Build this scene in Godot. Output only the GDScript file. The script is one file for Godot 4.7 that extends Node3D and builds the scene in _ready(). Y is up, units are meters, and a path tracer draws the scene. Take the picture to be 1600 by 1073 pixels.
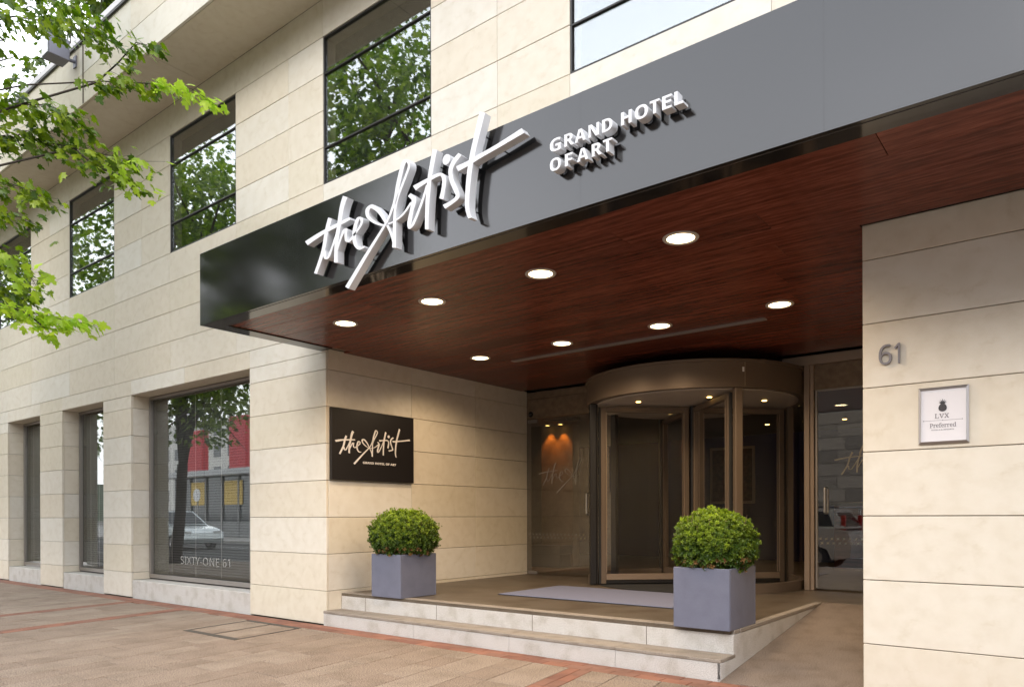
extends Node3D
# Hotel entrance on a paved street: stone facade, black canopy with script sign, revolving door.
# x runs along the facade (portal corner at 0), y up, z towards the street; metres.

var M := {}
var cache := {}
var taken := {}
var rng := RandomNumberGenerator.new()

func V(x: float, y: float, z: float) -> Vector3:
	return Vector3(x, y, z)

# ------------------------------------------------------------------ mesh helpers
class MB:
	var v := PackedVector3Array()
	var n := PackedVector3Array()
	var c := PackedColorArray()
	var col := Color(1, 1, 1)
	var colored := false
	func tri(a: Vector3, b: Vector3, d: Vector3, nr: Vector3) -> void:
		if (b - a).cross(d - a).dot(nr) > 0.0:
			var t := b
			b = d
			d = t
		v.append(a); v.append(b); v.append(d)
		n.append(nr); n.append(nr); n.append(nr)
		if colored:
			c.append(col); c.append(col); c.append(col)
	func quad(a: Vector3, b: Vector3, d: Vector3, e: Vector3, nr: Vector3) -> void:
		tri(a, b, d, nr)
		tri(a, d, e, nr)
	func stri(a: Vector3, b: Vector3, d: Vector3, na: Vector3, nb: Vector3, nd: Vector3) -> void:
		if (b - a).cross(d - a).dot(na + nb + nd) > 0.0:
			var t := b
			b = d
			d = t
			t = nb
			nb = nd
			nd = t
		v.append(a); v.append(b); v.append(d)
		n.append(na); n.append(nb); n.append(nd)
		if colored:
			c.append(col); c.append(col); c.append(col)
	func box(ctr: Vector3, s: Vector3) -> void:
		var h := s * 0.5
		for ax in 3:
			var u := (ax + 1) % 3
			var w := (ax + 2) % 3
			for sg: float in [-1.0, 1.0]:
				var nr := Vector3.ZERO
				nr[ax] = sg
				var p: Array[Vector3] = []
				for q in [[-1, -1], [1, -1], [1, 1], [-1, 1]]:
					var pt := ctr
					pt[ax] += sg * h[ax]
					pt[u] += q[0] * h[u]
					pt[w] += q[1] * h[w]
					p.append(pt)
				quad(p[0], p[1], p[2], p[3], nr)
	func mesh() -> ArrayMesh:
		var a := []
		a.resize(Mesh.ARRAY_MAX)
		a[Mesh.ARRAY_VERTEX] = v
		a[Mesh.ARRAY_NORMAL] = n
		if colored:
			a[Mesh.ARRAY_COLOR] = c
		var m := ArrayMesh.new()
		m.add_surface_from_arrays(Mesh.PRIMITIVE_TRIANGLES, a)
		return m

func cbox(s: Vector3, ch: float) -> Mesh:
	# a box with chamfered edges, centred; shared by size
	var key := "c%.3f_%.3f_%.3f_%.4f" % [s.x, s.y, s.z, ch]
	if cache.has(key):
		return cache[key]
	var b := MB.new()
	var h := s * 0.5
	var g := Vector3(minf(ch, h.x * 0.8), minf(ch, h.y * 0.8), minf(ch, h.z * 0.8))
	for ax in 3:
		var u := (ax + 1) % 3
		var w := (ax + 2) % 3
		for sg: float in [-1.0, 1.0]:
			var nr := Vector3.ZERO
			nr[ax] = sg
			var p: Array[Vector3] = []
			for q in [[-1, -1], [1, -1], [1, 1], [-1, 1]]:
				var pt := Vector3.ZERO
				pt[ax] = sg * h[ax]
				pt[u] = q[0] * (h[u] - g[u])
				pt[w] = q[1] * (h[w] - g[w])
				p.append(pt)
			b.quad(p[0], p[1], p[2], p[3], nr)
		# edges parallel to ax
		for su: float in [-1.0, 1.0]:
			for sw: float in [-1.0, 1.0]:
				var e: Array[Vector3] = []
				for k in 4:
					var pt := Vector3.ZERO
					pt[ax] = (h[ax] - g[ax]) * (1.0 if k == 1 or k == 2 else -1.0)
					pt[u] = su * (h[u] if k < 2 else h[u] - g[u])
					pt[w] = sw * (h[w] - g[w] if k < 2 else h[w])
					e.append(pt)
				var nr := Vector3.ZERO
				nr[u] = su
				nr[w] = sw
				b.quad(e[0], e[1], e[2], e[3], nr.normalized())
	for sx: float in [-1.0, 1.0]:
		for sy: float in [-1.0, 1.0]:
			for sz: float in [-1.0, 1.0]:
				var sg := Vector3(sx, sy, sz)
				b.tri(sg * (h - Vector3(0, g.y, g.z)), sg * (h - Vector3(g.x, 0, g.z)), sg * (h - Vector3(g.x, g.y, 0)), sg.normalized())
	var m := b.mesh()
	cache[key] = m
	return m

func prism(b: MB, poly: PackedVector2Array, z0: float, z1: float) -> void:
	# polygon in x,y extruded from z0 to z1
	var idx := Geometry2D.triangulate_polygon(poly)
	for i in range(0, idx.size(), 3):
		for zz: float in [z0, z1]:
			var p0 := poly[idx[i]]
			var p1 := poly[idx[i + 1]]
			var p2 := poly[idx[i + 2]]
			b.tri(V(p0.x, p0.y, zz), V(p1.x, p1.y, zz), V(p2.x, p2.y, zz), V(0, 0, signf(zz - (z0 + z1) * 0.5)))
	var area := 0.0
	for i in poly.size():
		var p := poly[i]
		var q := poly[(i + 1) % poly.size()]
		area += p.x * q.y - q.x * p.y
	for i in poly.size():
		var p := poly[i]
		var q := poly[(i + 1) % poly.size()]
		var d := q - p
		var nr := V(d.y, -d.x, 0).normalized() * signf(area)
		b.quad(V(p.x, p.y, z0), V(q.x, q.y, z0), V(q.x, q.y, z1), V(p.x, p.y, z1), nr)

func tube(b: MB, pts: Array, radii: Array, sides := 8, caps := true) -> void:
	var rings := []
	var norms := []
	var up := Vector3(0.13, 0.97, 0.21).normalized()
	for i in pts.size():
		var t: Vector3 = (pts[mini(i + 1, pts.size() - 1)] - pts[maxi(i - 1, 0)])
		t = t.normalized()
		var u := up.cross(t)
		if u.length() < 0.1:
			u = Vector3(1, 0, 0.2).cross(t)
		u = u.normalized()
		var w := t.cross(u)
		var ring := []
		var nn := []
		for k in sides:
			var a := TAU * k / sides
			var d := u * cos(a) + w * sin(a)
			nn.append(d)
			ring.append(pts[i] + d * radii[i])
		rings.append(ring)
		norms.append(nn)
	for i in pts.size() - 1:
		for k in sides:
			var j := (k + 1) % sides
			b.stri(rings[i][k], rings[i + 1][k], rings[i + 1][j], norms[i][k], norms[i + 1][k], norms[i + 1][j])
			b.stri(rings[i][k], rings[i + 1][j], rings[i][j], norms[i][k], norms[i + 1][j], norms[i][j])
	if caps:
		for e: int in [0, pts.size() - 1]:
			var o: Vector3 = pts[e]
			var nb: Vector3 = pts[1] if e == 0 else pts[e - 1]
			var nr: Vector3 = (o - nb).normalized()
			for k in sides:
				b.tri(o, rings[e][k], rings[e][(k + 1) % sides], nr)

func lathe(b: MB, prof: Array, seg := 32, a0 := 0.0, a1 := TAU) -> void:
	# profile of (radius, y) swept round y; flat across each profile step, smooth round
	for i in prof.size() - 1:
		var p: Vector2 = prof[i]
		var q: Vector2 = prof[i + 1]
		var d := q - p
		var nr := Vector2(d.y, -d.x).normalized()
		for k in seg:
			var t0 := a0 + (a1 - a0) * k / seg
			var t1 := a0 + (a1 - a0) * (k + 1) / seg
			var c0 := V(cos(t0), 0, sin(t0))
			var c1 := V(cos(t1), 0, sin(t1))
			var n0 := c0 * nr.x + V(0, nr.y, 0)
			var n1 := c1 * nr.x + V(0, nr.y, 0)
			b.stri(c0 * p.x + V(0, p.y, 0), c0 * q.x + V(0, q.y, 0), c1 * q.x + V(0, q.y, 0), n0, n0, n1)
			b.stri(c0 * p.x + V(0, p.y, 0), c1 * q.x + V(0, q.y, 0), c1 * p.x + V(0, p.y, 0), n0, n1, n1)

# ------------------------------------------------------------------ node helpers
func part(parent: Node, called: String, m: Mesh, mat: Material, at := Vector3.ZERO, turn := 0.0) -> MeshInstance3D:
	var o := MeshInstance3D.new()
	o.name = called
	o.mesh = m
	o.material_override = mat
	parent.add_child(o, true)
	o.position = at
	o.rotation.y = turn
	return o

func bpart(parent: Node, called: String, lo: Vector3, hi: Vector3, mat: Material, ch := 0.003) -> MeshInstance3D:
	# a chamfered box between two corners
	return part(parent, called, cbox(hi - lo, ch), mat, (lo + hi) * 0.5)

func numbered(called: String) -> String:
	var k: int = taken.get(called, 0)
	taken[called] = k + 1
	return called if k == 0 else "%s_%03d" % [called, k]

func thing(called: String, label: String, category: String, at := Vector3.ZERO, group := "") -> Node3D:
	var o := Node3D.new()
	o.name = numbered(called)
	add_child(o)
	o.position = at
	tag(o, label, category, group)
	return o

func tag(o: Node, label: String, category: String, group := "") -> void:
	o.set_meta("label", label)
	o.set_meta("category", category)
	if group != "":
		o.set_meta("group", group)

func structure(called: String, m: Mesh, mat: Material, at := Vector3.ZERO) -> MeshInstance3D:
	var o := part(self, numbered(called), m, mat, at)
	o.set_meta("kind", "structure")
	return o

func sbox(called: String, lo: Vector3, hi: Vector3, mat: Material) -> MeshInstance3D:
	return structure(called, cbox(hi - lo, 0.002), mat, (lo + hi) * 0.5)

# ------------------------------------------------------------------ materials
func lin(r: float, g: float, b: float, a := 1.0) -> Color:
	var c := Color(r, g, b).linear_to_srgb()
	c.a = a
	return c

func noise(sd: int, freq: float, lo: Color, hi: Color, mid := Color(0, 0, 0, 0), octaves := 4, size := 512, typ := FastNoiseLite.TYPE_SIMPLEX_SMOOTH) -> NoiseTexture2D:
	var f := FastNoiseLite.new()
	f.seed = sd
	f.frequency = freq
	f.noise_type = typ
	f.fractal_octaves = octaves
	var g := Gradient.new()
	g.set_color(0, lo)
	g.set_color(1, hi)
	if mid.a > 0.0:
		g.add_point(0.5, mid)
	var t := NoiseTexture2D.new()
	t.noise = f
	t.width = size
	t.height = size
	t.seamless = true
	t.color_ramp = g
	return t

func mat(c: Color, rough := 0.7, metal := 0.0) -> StandardMaterial3D:
	var m := StandardMaterial3D.new()
	m.albedo_color = c
	m.roughness = rough
	m.metallic = metal
	return m

func tri_mat(c: Color, rough: float, tex: Texture2D, scale: Vector3, offset := Vector3.ZERO, fine: Texture2D = null, fscale := 6.0, bump: Texture2D = null, bscale := 0.1) -> StandardMaterial3D:
	var m := mat(c, rough)
	m.albedo_texture = tex
	m.uv1_triplanar = true
	m.uv1_world_triplanar = true
	m.uv1_triplanar_sharpness = 8.0
	m.uv1_scale = scale
	m.uv1_offset = offset
	if fine:
		m.detail_enabled = true
		m.detail_albedo = fine
		m.detail_blend_mode = BaseMaterial3D.BLEND_MODE_MUL
		m.detail_uv_layer = BaseMaterial3D.DETAIL_UV_2
		m.uv2_triplanar = true
		m.uv2_world_triplanar = true
		m.uv2_triplanar_sharpness = 8.0
		m.uv2_scale = Vector3.ONE * fscale
		m.uv2_offset = offset * 1.7
	if bump:
		m.heightmap_enabled = true
		m.heightmap_texture = bump
		m.heightmap_scale = bscale
	return m

func coated_glass(c: Color, share: float, rough := 0.015) -> ORMMaterial3D:
	# metal-coated glazing: a share of the light is mirrored, the rest passes
	var key := "orm%.3f" % rough
	if not cache.has(key):
		var im := Image.create(4, 4, false, Image.FORMAT_RGB8)
		im.fill(Color(1.0, rough, 1.0))
		cache[key] = ImageTexture.create_from_image(im)
	var m := ORMMaterial3D.new()
	c.a = share
	m.albedo_color = c
	m.orm_texture = cache[key]
	m.transparency = BaseMaterial3D.TRANSPARENCY_ALPHA
	return m

func pane(tint := Color(1, 1, 1)) -> StandardMaterial3D:
	var m := mat(Color(tint.r, tint.g, tint.b, 0.0), 0.01)
	m.transparency = BaseMaterial3D.TRANSPARENCY_ALPHA
	m.metallic_specular = 0.36
	return m

func glow(c: Color, e: float) -> StandardMaterial3D:
	var m := mat(Color(0.9, 0.88, 0.82), 0.5)
	m.emission_enabled = true
	m.emission = c
	m.emission_energy_multiplier = e
	return m

func make_materials() -> void:
	var w := Color(1, 1, 1)
	var cloud := noise(11, 0.010, Color(0.965, 0.957, 0.945), w, Color(0.988, 0.985, 0.98), 6)
	var streak := noise(14, 0.016, Color(0.965, 0.957, 0.945), w, Color(0.988, 0.985, 0.98), 6)
	var grain := noise(12, 0.35, Color(0.92, 0.915, 0.90), w, Color(0.97, 0.97, 0.965), 2)
	var gbump := noise(13, 0.25, Color(0, 0, 0), w, Color(0, 0, 0, 0), 3, 256)
	var vn := FastNoiseLite.new()
	vn.seed = 17
	vn.frequency = 0.0045
	vn.fractal_type = FastNoiseLite.FRACTAL_RIDGED
	vn.fractal_octaves = 4
	vn.domain_warp_enabled = true
	vn.domain_warp_amplitude = 40.0
	var vg := Gradient.new()
	vg.set_color(0, Color(0.985, 0.98, 0.97))
	vg.set_color(1, Color(0.955, 0.942, 0.92))
	vg.add_point(0.55, Color(1, 1, 1))
	vg.add_point(0.80, Color(0.985, 0.982, 0.975))
	var vein := NoiseTexture2D.new()
	vein.noise = vn
	vein.width = 1024
	vein.height = 1024
	vein.seamless = true
	vein.color_ramp = vg
	M.stone = []
	var tones := [[0.680, 0.618, 0.515], [0.695, 0.645, 0.560], [0.660, 0.598, 0.485], [0.705, 0.665, 0.590], [0.670, 0.603, 0.495], [0.690, 0.632, 0.535]]
	for i in tones.size():
		var t: Array = tones[i]
		# cloudy sandstone with faint vertical wash marks (matter in the stone face)
		var s := tri_mat(lin(t[0], t[1], t[2]), 0.72, vein, [V(0.55, 0.55, 0.55), V(0.40, 0.62, 0.40)][i % 2], V(0.37 * i, 0.61 * i, 0.23 * i), cloud if i % 3 == 0 else streak, 0.7, gbump, 0.03)
		M.stone.append(s)
	M.joint = mat(lin(0.20, 0.175, 0.145), 0.95)
	var speck := noise(21, 0.17, Color(0.30, 0.26, 0.23), w, Color(0.84, 0.80, 0.77), 2)
	var dirt := noise(22, 0.010, Color(0.86, 0.85, 0.83), w, Color(0.96, 0.955, 0.95), 5)
	M.paver = []
	for t in [[0.430, 0.355, 0.282], [0.400, 0.326, 0.257], [0.465, 0.395, 0.320], [0.412, 0.334, 0.264], [0.442, 0.370, 0.297]]:
		M.paver.append(tri_mat(lin(t[0], t[1], t[2]), 0.85, speck, V(0.9, 0.9, 0.9), V(0.31 * M.paver.size(), 0, 0.77 * M.paver.size()), dirt, 0.45, speck, 0.05))
	M.brick = []
	for t in [[0.27, 0.115, 0.072], [0.23, 0.098, 0.064], [0.31, 0.135, 0.085], [0.25, 0.120, 0.080]]:
		M.brick.append(tri_mat(lin(t[0], t[1], t[2]), 0.85, grain, V(3, 3, 3), V(0.4 * M.brick.size(), 0, 0), dirt, 0.6, gbump, 0.05))
	M.mortar = tri_mat(lin(0.07, 0.058, 0.046), 0.95, dirt, V(0.8, 0.8, 0.8))
	M.granite = tri_mat(lin(0.66, 0.64, 0.61), 0.65, noise(31, 0.22, Color(0.62, 0.61, 0.60), w, Color(0.92, 0.915, 0.91), 2), V(1.1, 1.1, 1.1), Vector3.ZERO, noise(32, 0.016, Color(0.88, 0.86, 0.83), w, Color(0.985, 0.98, 0.975), 6), 0.5, gbump, 0.02)
	M.tread = tri_mat(lin(0.37, 0.325, 0.275), 0.75, noise(33, 0.20, Color(0.60, 0.58, 0.55), w, Color(0.9, 0.89, 0.88), 2), V(1.1, 1.1, 1.1), Vector3.ZERO, noise(34, 0.02, Color(0.84, 0.82, 0.80), w, Color(0.97, 0.965, 0.96), 5), 0.5, gbump, 0.03)
	M.terrazzo = tri_mat(lin(0.195, 0.162, 0.128), 0.45, noise(41, 0.16, Color(0.42, 0.39, 0.35), w, Color(0.85, 0.83, 0.80), 2), V(1.2, 1.2, 1.2), Vector3.ZERO, noise(42, 0.012, Color(0.78, 0.74, 0.70), w, Color(0.93, 0.92, 0.90), 6), 0.35, gbump, 0.02)
	M.ramp = tri_mat(lin(0.290, 0.240, 0.200), 0.7, noise(43, 0.16, Color(0.40, 0.37, 0.34), w, Color(0.88, 0.86, 0.84), 2), V(1.2, 1.2, 1.2), Vector3.ZERO, noise(44, 0.02, Color(0.86, 0.84, 0.82), w, Color(0.97, 0.965, 0.96), 6), 0.4, gbump, 0.03)
	# canopy cladding: smooth dark coated metal
	M.cladding = mat(lin(0.005, 0.0047, 0.005), 0.14)
	M.cladding.metallic_specular = 0.64
	M.cladding_under = mat(lin(0.012, 0.011, 0.011), 0.08)
	M.cladding_under.metallic_specular = 0.7
	# mahogany planks
	M.wood = []
	var wgrain := noise(51, 0.016, Color(0.62, 0.57, 0.54), w, Color(0.82, 0.78, 0.76), 6)
	var wfine := noise(52, 0.05, Color(0.66, 0.62, 0.60), w, Color(0.86, 0.84, 0.83), 4)
	for t in [[0.300, 0.096, 0.062], [0.240, 0.078, 0.052], [0.350, 0.114, 0.073], [0.270, 0.088, 0.058]]:
		var m := tri_mat(lin(t[0], t[1], t[2]), 0.26, wgrain, V(0.20, 2.2, 2.6), V(0.29 * M.wood.size(), 0, 0.53 * M.wood.size()), wfine, 1.0)
		m.uv2_scale = V(0.35, 6.0, 8.0)
		m.metallic_specular = 0.28
		M.wood.append(m)
	M.letter_white = mat(lin(0.70, 0.70, 0.71), 0.42)
	M.sign_black = mat(lin(0.012, 0.010, 0.010), 0.35)
	M.sign_white = mat(lin(0.74, 0.70, 0.67), 0.6)
	M.steel = mat(lin(0.56, 0.56, 0.57), 0.28, 1.0)
	M.steel_dull = mat(lin(0.36, 0.34, 0.335), 0.42, 0.85)
	M.bronze = mat(lin(0.155, 0.115, 0.085), 0.5, 0.3)
	M.bronze_light = mat(lin(0.34, 0.26, 0.20), 0.35, 0.5)
	M.black_metal = mat(lin(0.013, 0.012, 0.013), 0.38)
	M.dark_frame = mat(lin(0.020, 0.018, 0.017), 0.42)
	M.alu = mat(lin(0.33, 0.30, 0.275), 0.38, 0.7)
	M.planter = tri_mat(lin(0.150, 0.157, 0.212), 0.46, noise(61, 0.010, Color(0.93, 0.93, 0.94), w, Color(0.975, 0.975, 0.98), 4), V(1.1, 1.1, 1.1), Vector3.ZERO, noise(63, 0.05, Color(1, 1, 1), Color(1, 1, 1), Color(0.96, 0.96, 0.955), 5), 1.6)
	M.soil = tri_mat(lin(0.05, 0.032, 0.02), 0.95, grain, V(4, 4, 4))
	M.mat = tri_mat(lin(0.205, 0.215, 0.300), 0.95, noise(62, 0.45, Color(0.74, 0.74, 0.75), w, Color(0.9, 0.9, 0.91), 2), V(2, 2, 2))
	M.rubber = mat(lin(0.02, 0.02, 0.02), 0.8)
	M.upper_glass = coated_glass(Color(0.90, 0.92, 0.92), 0.25)
	M.shop_glass = coated_glass(Color(0.95, 0.97, 0.96), 0.14)
	M.door_glass = coated_glass(Color(0.96, 0.95, 0.93), 0.11)
	M.clear = pane()
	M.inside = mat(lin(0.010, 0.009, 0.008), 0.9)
	M.blind = mat(lin(0.022, 0.021, 0.020), 0.5)
	M.etched = mat(lin(0.36, 0.34, 0.32, 0.75), 0.9)
	M.etched.transparency = BaseMaterial3D.TRANSPARENCY_ALPHA
	M.frosted = mat(lin(0.40, 0.39, 0.37, 0.42), 0.9)
	M.frosted.transparency = BaseMaterial3D.TRANSPARENCY_ALPHA
	M.lens = glow(Color(1.0, 0.90, 0.70), 6.0)
	M.small_lens = glow(Color(1.0, 0.80, 0.45), 5.0)
	M.ring = mat(lin(0.52, 0.47, 0.42), 0.45, 0.2)
	M.bark = tri_mat(lin(0.075, 0.058, 0.045), 0.9, noise(71, 0.03, Color(0.5, 0.48, 0.46), w, Color(0.8, 0.78, 0.76), 4), V(2.2, 0.5, 2.2), Vector3.ZERO, null, 1.0, gbump, 0.6)
	M.leaf = leafy(0.20, 0.36, 0.03)
	M.box_leaf = leafy(0.14, 0.20, 0.02)
	M.asphalt = tri_mat(lin(0.055, 0.054, 0.053), 0.9, speck, V(1, 1, 1))
	M.kerb = tri_mat(lin(0.36, 0.34, 0.32), 0.8, grain, V(1, 1, 1))
	M.paint = mat(lin(0.7, 0.7, 0.68), 0.7)
	M.ground = tri_mat(lin(0.16, 0.15, 0.13), 0.95, dirt, V(0.2, 0.2, 0.2))

func leafy(r: float, g: float, b: float) -> StandardMaterial3D:
	var m := mat(Color(1, 1, 1), 0.42)
	m.vertex_color_use_as_albedo = true
	m.backlight_enabled = true
	m.backlight = lin(minf(r * 3.2, 1.0), minf(g * 2.6, 1.0), b * 2.6)
	return m

# ------------------------------------------------------------------ hotel building
const CO := 0.4          # height of a course
const J0 := 1.16         # height of the course joint at eye level

func slab(parent: Node, x0: float, x1: float, y0: float, y1: float, z: float, axis := "z", th := 0.03) -> void:
	# one stone slab in a wall: axis z faces the street, x faces +x (then x0..x1 run along z)
	var g := 0.0025
	var gv := 0.0012
	var s := V(x1 - x0 - 2.0 * gv, y1 - y0 - 2.0 * g, th)
	var jitter := rng.randf_range(-0.0012, 0.0012)
	var tone: int = rng.randi_range(0, M.stone.size() - 1)
	if axis == "z":
		part(parent, "stone_slab", cbox(s, 0.0025), M.stone[tone], V((x0 + x1) * 0.5, (y0 + y1) * 0.5, z - th * 0.5 + jitter))
	elif axis == "x":
		part(parent, "stone_slab", cbox(s, 0.0025), M.stone[tone], V(z - th * 0.5 + jitter, (y0 + y1) * 0.5, (x0 + x1) * 0.5), PI / 2)
	elif axis == "-x":
		part(parent, "stone_slab", cbox(s, 0.0025), M.stone[tone], V(z + th * 0.5 + jitter, (y0 + y1) * 0.5, (x0 + x1) * 0.5), PI / 2)

func courses(lo: float, hi: float) -> Array:
	var ys := [lo]
	var k := ceili((lo - J0) / CO + 0.001)
	while J0 + k * CO < hi - 0.02:
		ys.append(J0 + k * CO)
		k += 1
	ys.append(hi)
	return ys

func facade_block(parent: Node, xs: Array, lo: float, hi: float, z := 0.0, axis := "z") -> void:
	var ys := courses(lo, hi)
	for r in ys.size() - 1:
		for k in xs.size() - 1:
			slab(parent, xs[k], xs[k + 1], ys[r], ys[r + 1], z, axis)

func hotel() -> void:
	var t := thing("hotel_building", "cream sandstone hotel building with slab courses and square upper windows", "building")
	# structural backing behind the slabs (dark in the open joints), with real openings
	var zb := -0.034
	var zd := -0.30
	for r in [[-16.0, -9.536, 0.0, 2.98], [-7.914, -7.036, 0.0, 2.98], [-5.414, -4.566, 0.0, 2.98], [-1.424, -0.035, 0.0, 2.98],
			[-16.0, -0.035, 2.981, 4.76], [-0.035, 9.0, 2.99, 4.76], [5.40, 9.0, 0.0, 2.99], [-16.0, 9.0, 6.36, 7.6]]:
		bpart(t, "wall", V(r[0], r[2], zd), V(r[1], r[3], zb), M.joint, 0.001)
	var up := [[-16.0, -10.02], [-8.34, -6.695], [-5.06, -3.375], [-1.75, -0.04], [1.59, 3.165], [4.80, 9.0]]
	for r in up:
		bpart(t, "wall", V(r[0], 4.76, zd), V(r[1], 6.36, zb), M.joint, 0.001)
	# upper storey: slabs between the windows and courses above and below
	var grid := [-13.4, -11.7, -10.02, -8.34, -6.695, -5.06, -3.375, -1.75, -0.67, -0.04, 1.59, 2.4, 3.165, 4.80, 6.4, 8.0]
	facade_block(t, grid, 6.36, 6.768)
	for r in [[-13.4, -11.7, -10.02], [-8.34, -7.5, -6.695], [-5.06, -4.2, -3.375], [-1.75, -0.67, -0.04], [1.59, 2.4, 3.165], [4.80, 6.4, 8.0]]:
		facade_block(t, r, 4.76, 6.36)
	facade_block(t, grid, 3.56, 4.76)
	# the two courses above the ground floor windows
	facade_block(t, [-13.4, -11.7, -10.1, -8.34, -6.695, -5.06, -3.375, -1.75, -0.0], 3.16, 3.56)
	facade_block(t, [-13.4, -11.2, -9.5, -7.95, -7.0, -5.45, -4.53, -3.0, -1.46, 0.0], 2.945, 3.16)
	# ground floor piers
	for r in [[-13.4, -11.4, -9.5], [-7.95, -7.0], [-5.45, -4.53], [-1.46, 0.0]]:
		facade_block(t, r, 0.0, 2.945)
	# portal: left cheek wall and right pier
	facade_block(t, [-3.6, -2.45, -1.27, -0.031], 0.0, 2.985, 0.0, "x")
	bpart(t, "wall", V(-0.30, 0.0, -3.75), V(-0.034, 2.985, -0.30), M.joint, 0.001)
	facade_block(t, [5.366, 7.0, 8.6], 0.0, 2.985)
	facade_block(t, [-3.6, -1.8, -0.031], 0.0, 2.985, 5.366, "-x")
	bpart(t, "wall", V(5.40, 0.0, -3.75), V(5.70, 2.985, -0.30), M.joint, 0.001)
	# ground floor window reveals, sills and glazing
	var wnum := 0
	for r in [[-9.5, -7.95, 0.26], [-7.0, -5.45, 0.26], [-4.53, -1.46, 0.25]]:
		var x0: float = r[0]
		var x1: float = r[1]
		facade_block(t, [-0.27, -0.031], 0.25, 2.945, x0, "x")
		facade_block(t, [-0.27, -0.031], 0.25, 2.945, x1, "-x")
		part(t, "stone_slab", cbox(V(x1 - x0 - 0.004, 0.03, 0.239), 0.002), M.stone[2], V((x0 + x1) * 0.5, 2.958, -0.1515))
		bpart(t, "sill", V(x0 + 0.004, -0.05, -0.30), V(x1 - 0.004, 0.25, -0.012), M.granite, 0.006)
		shop_window(t, x0, x1, wnum)
		wnum += 1
	# upper windows
	for r in [[-10.02, -8.34], [-6.695, -5.06], [-3.375, -1.75], [-0.04, 1.59], [3.165, 4.80]]:
		upper_window(t, r[0], r[1])
	# projecting parapet
	var zo := 0.753
	var py := 6.768
	bpart(t, "parapet", V(-16.0, py + 0.02, 0.004), V(9.0, 7.6, zo - 0.036), M.joint, 0.001)
	var px := []
	for k in 16:
		px.append(-14.85 + 1.5 * k)
	for k in px.size() - 1:
		slab(t, px[k], px[k + 1], py - 0.004, 7.18, zo)
		slab(t, px[k], px[k + 1], 7.18, 7.605, zo)
	for k in 8:
		var a := -12.98 + 3.0 * k
		part(t, "soffit_panel", cbox(V(2.992, 0.02, 0.718), 0.003), M.stone[(k * 2) % 6], V(a, py + 0.006, 0.361))
	bpart(t, "coping", V(-16.0, 7.612, -0.1), V(9.0, 7.70, zo + 0.035), M.steel_dull, 0.004)
	bpart(t, "drip_edge", V(-16.0, 7.59, zo + 0.004), V(9.0, 7.614, zo + 0.03), M.dark_frame, 0.002)
	bpart(t, "expansion_joint", V(-4.262, 6.775, zo - 0.02), V(-4.222, 7.588, zo + 0.002), mat(lin(0.10, 0.075, 0.05), 0.9), 0.001)
	# body and flat roof behind
	bpart(t, "body", V(-16.0, 0.0, -12.0), V(9.0, 3.2, -9.2), M.joint, 0.01)
	bpart(t, "roof", V(-16.0, 7.35, -12.0), V(9.0, 7.55, -0.31), M.joint, 0.01)
	bpart(t, "body", V(-16.0, 0.0, -9.2), V(-15.7, 7.35, -0.31), M.joint, 0.01)
	bpart(t, "body", V(8.7, 0.0, -9.2), V(9.0, 7.35, -0.31), M.joint, 0.01)
	bpart(t, "body", V(-15.7, 3.2, -12.0), V(8.7, 7.35, -9.2), M.joint, 0.01)
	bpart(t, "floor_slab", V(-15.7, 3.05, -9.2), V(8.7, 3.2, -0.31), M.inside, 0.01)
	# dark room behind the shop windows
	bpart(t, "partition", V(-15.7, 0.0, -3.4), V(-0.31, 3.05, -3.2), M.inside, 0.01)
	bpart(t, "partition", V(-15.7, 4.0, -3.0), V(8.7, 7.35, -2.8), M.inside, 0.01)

func shop_window(t: Node3D, x0: float, x1: float, k: int) -> void:
	var w := Node3D.new()
	w.name = "window"
	t.add_child(w, true)
	w.position = V((x0 + x1) * 0.5, 0.25, -0.27)
	var hw := (x1 - x0) * 0.5 - 0.031
	var h := 2.665
	var f := 0.035
	for s: float in [-1.0, 1.0]:
		part(w, "frame", cbox(V(f, h, 0.05), 0.003), M.alu, V(s * (hw - f * 0.5), h * 0.5 + 0.02, 0.0))
	part(w, "frame", cbox(V(hw * 2.0 - 2.0 * f - 0.002, f, 0.05), 0.003), M.alu, V(0, h + 0.0, 0.0))
	part(w, "frame", cbox(V(hw * 2.0 - 2.0 * f - 0.002, 0.06, 0.06), 0.003), M.alu, V(0, 0.05, 0.0))
	var panes := 2 if k == 2 else 1
	var iw := (hw * 2.0 - 2.0 * f) / panes
	for p in panes:
		part(w, "pane", cbox(V(iw - 0.006, h - 0.11, 0.003), 0.0005), M.shop_glass, V(-hw + f + iw * (p + 0.5), h * 0.5 + 0.035, -0.008))
	# venetian blind behind the glass: too fine to pick apart slat by slat
	var b := MB.new()
	var y := 0.12
	while y < h - 0.04:
		var a := V(-hw + 0.05, y, -0.085)
		var c := V(hw - 0.05, y, -0.085)
		b.quad(a, c, c + V(0, 0.030, 0.016), a + V(0, 0.030, 0.016), V(0, 0.45, 0.9).normalized())
		y += 0.036
	part(w, "blind", b.mesh(), M.blind).set_meta("kind", "stuff")
	for q: float in [-0.66, -0.22, 0.22, 0.66]:
		part(w, "blind_cord", cbox(V(0.006, h - 0.12, 0.003), 0.0005), M.kerb, V(q * hw, h * 0.5 + 0.03, -0.062))
	if k == 2:
		text_fit(w, "lettering", "SIXTY-ONE 61", "Droid Sans", -0.64, 0.64, 0.255, 0.365, 0.0015, M.frosted, V(0, 0, -0.004))

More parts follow.
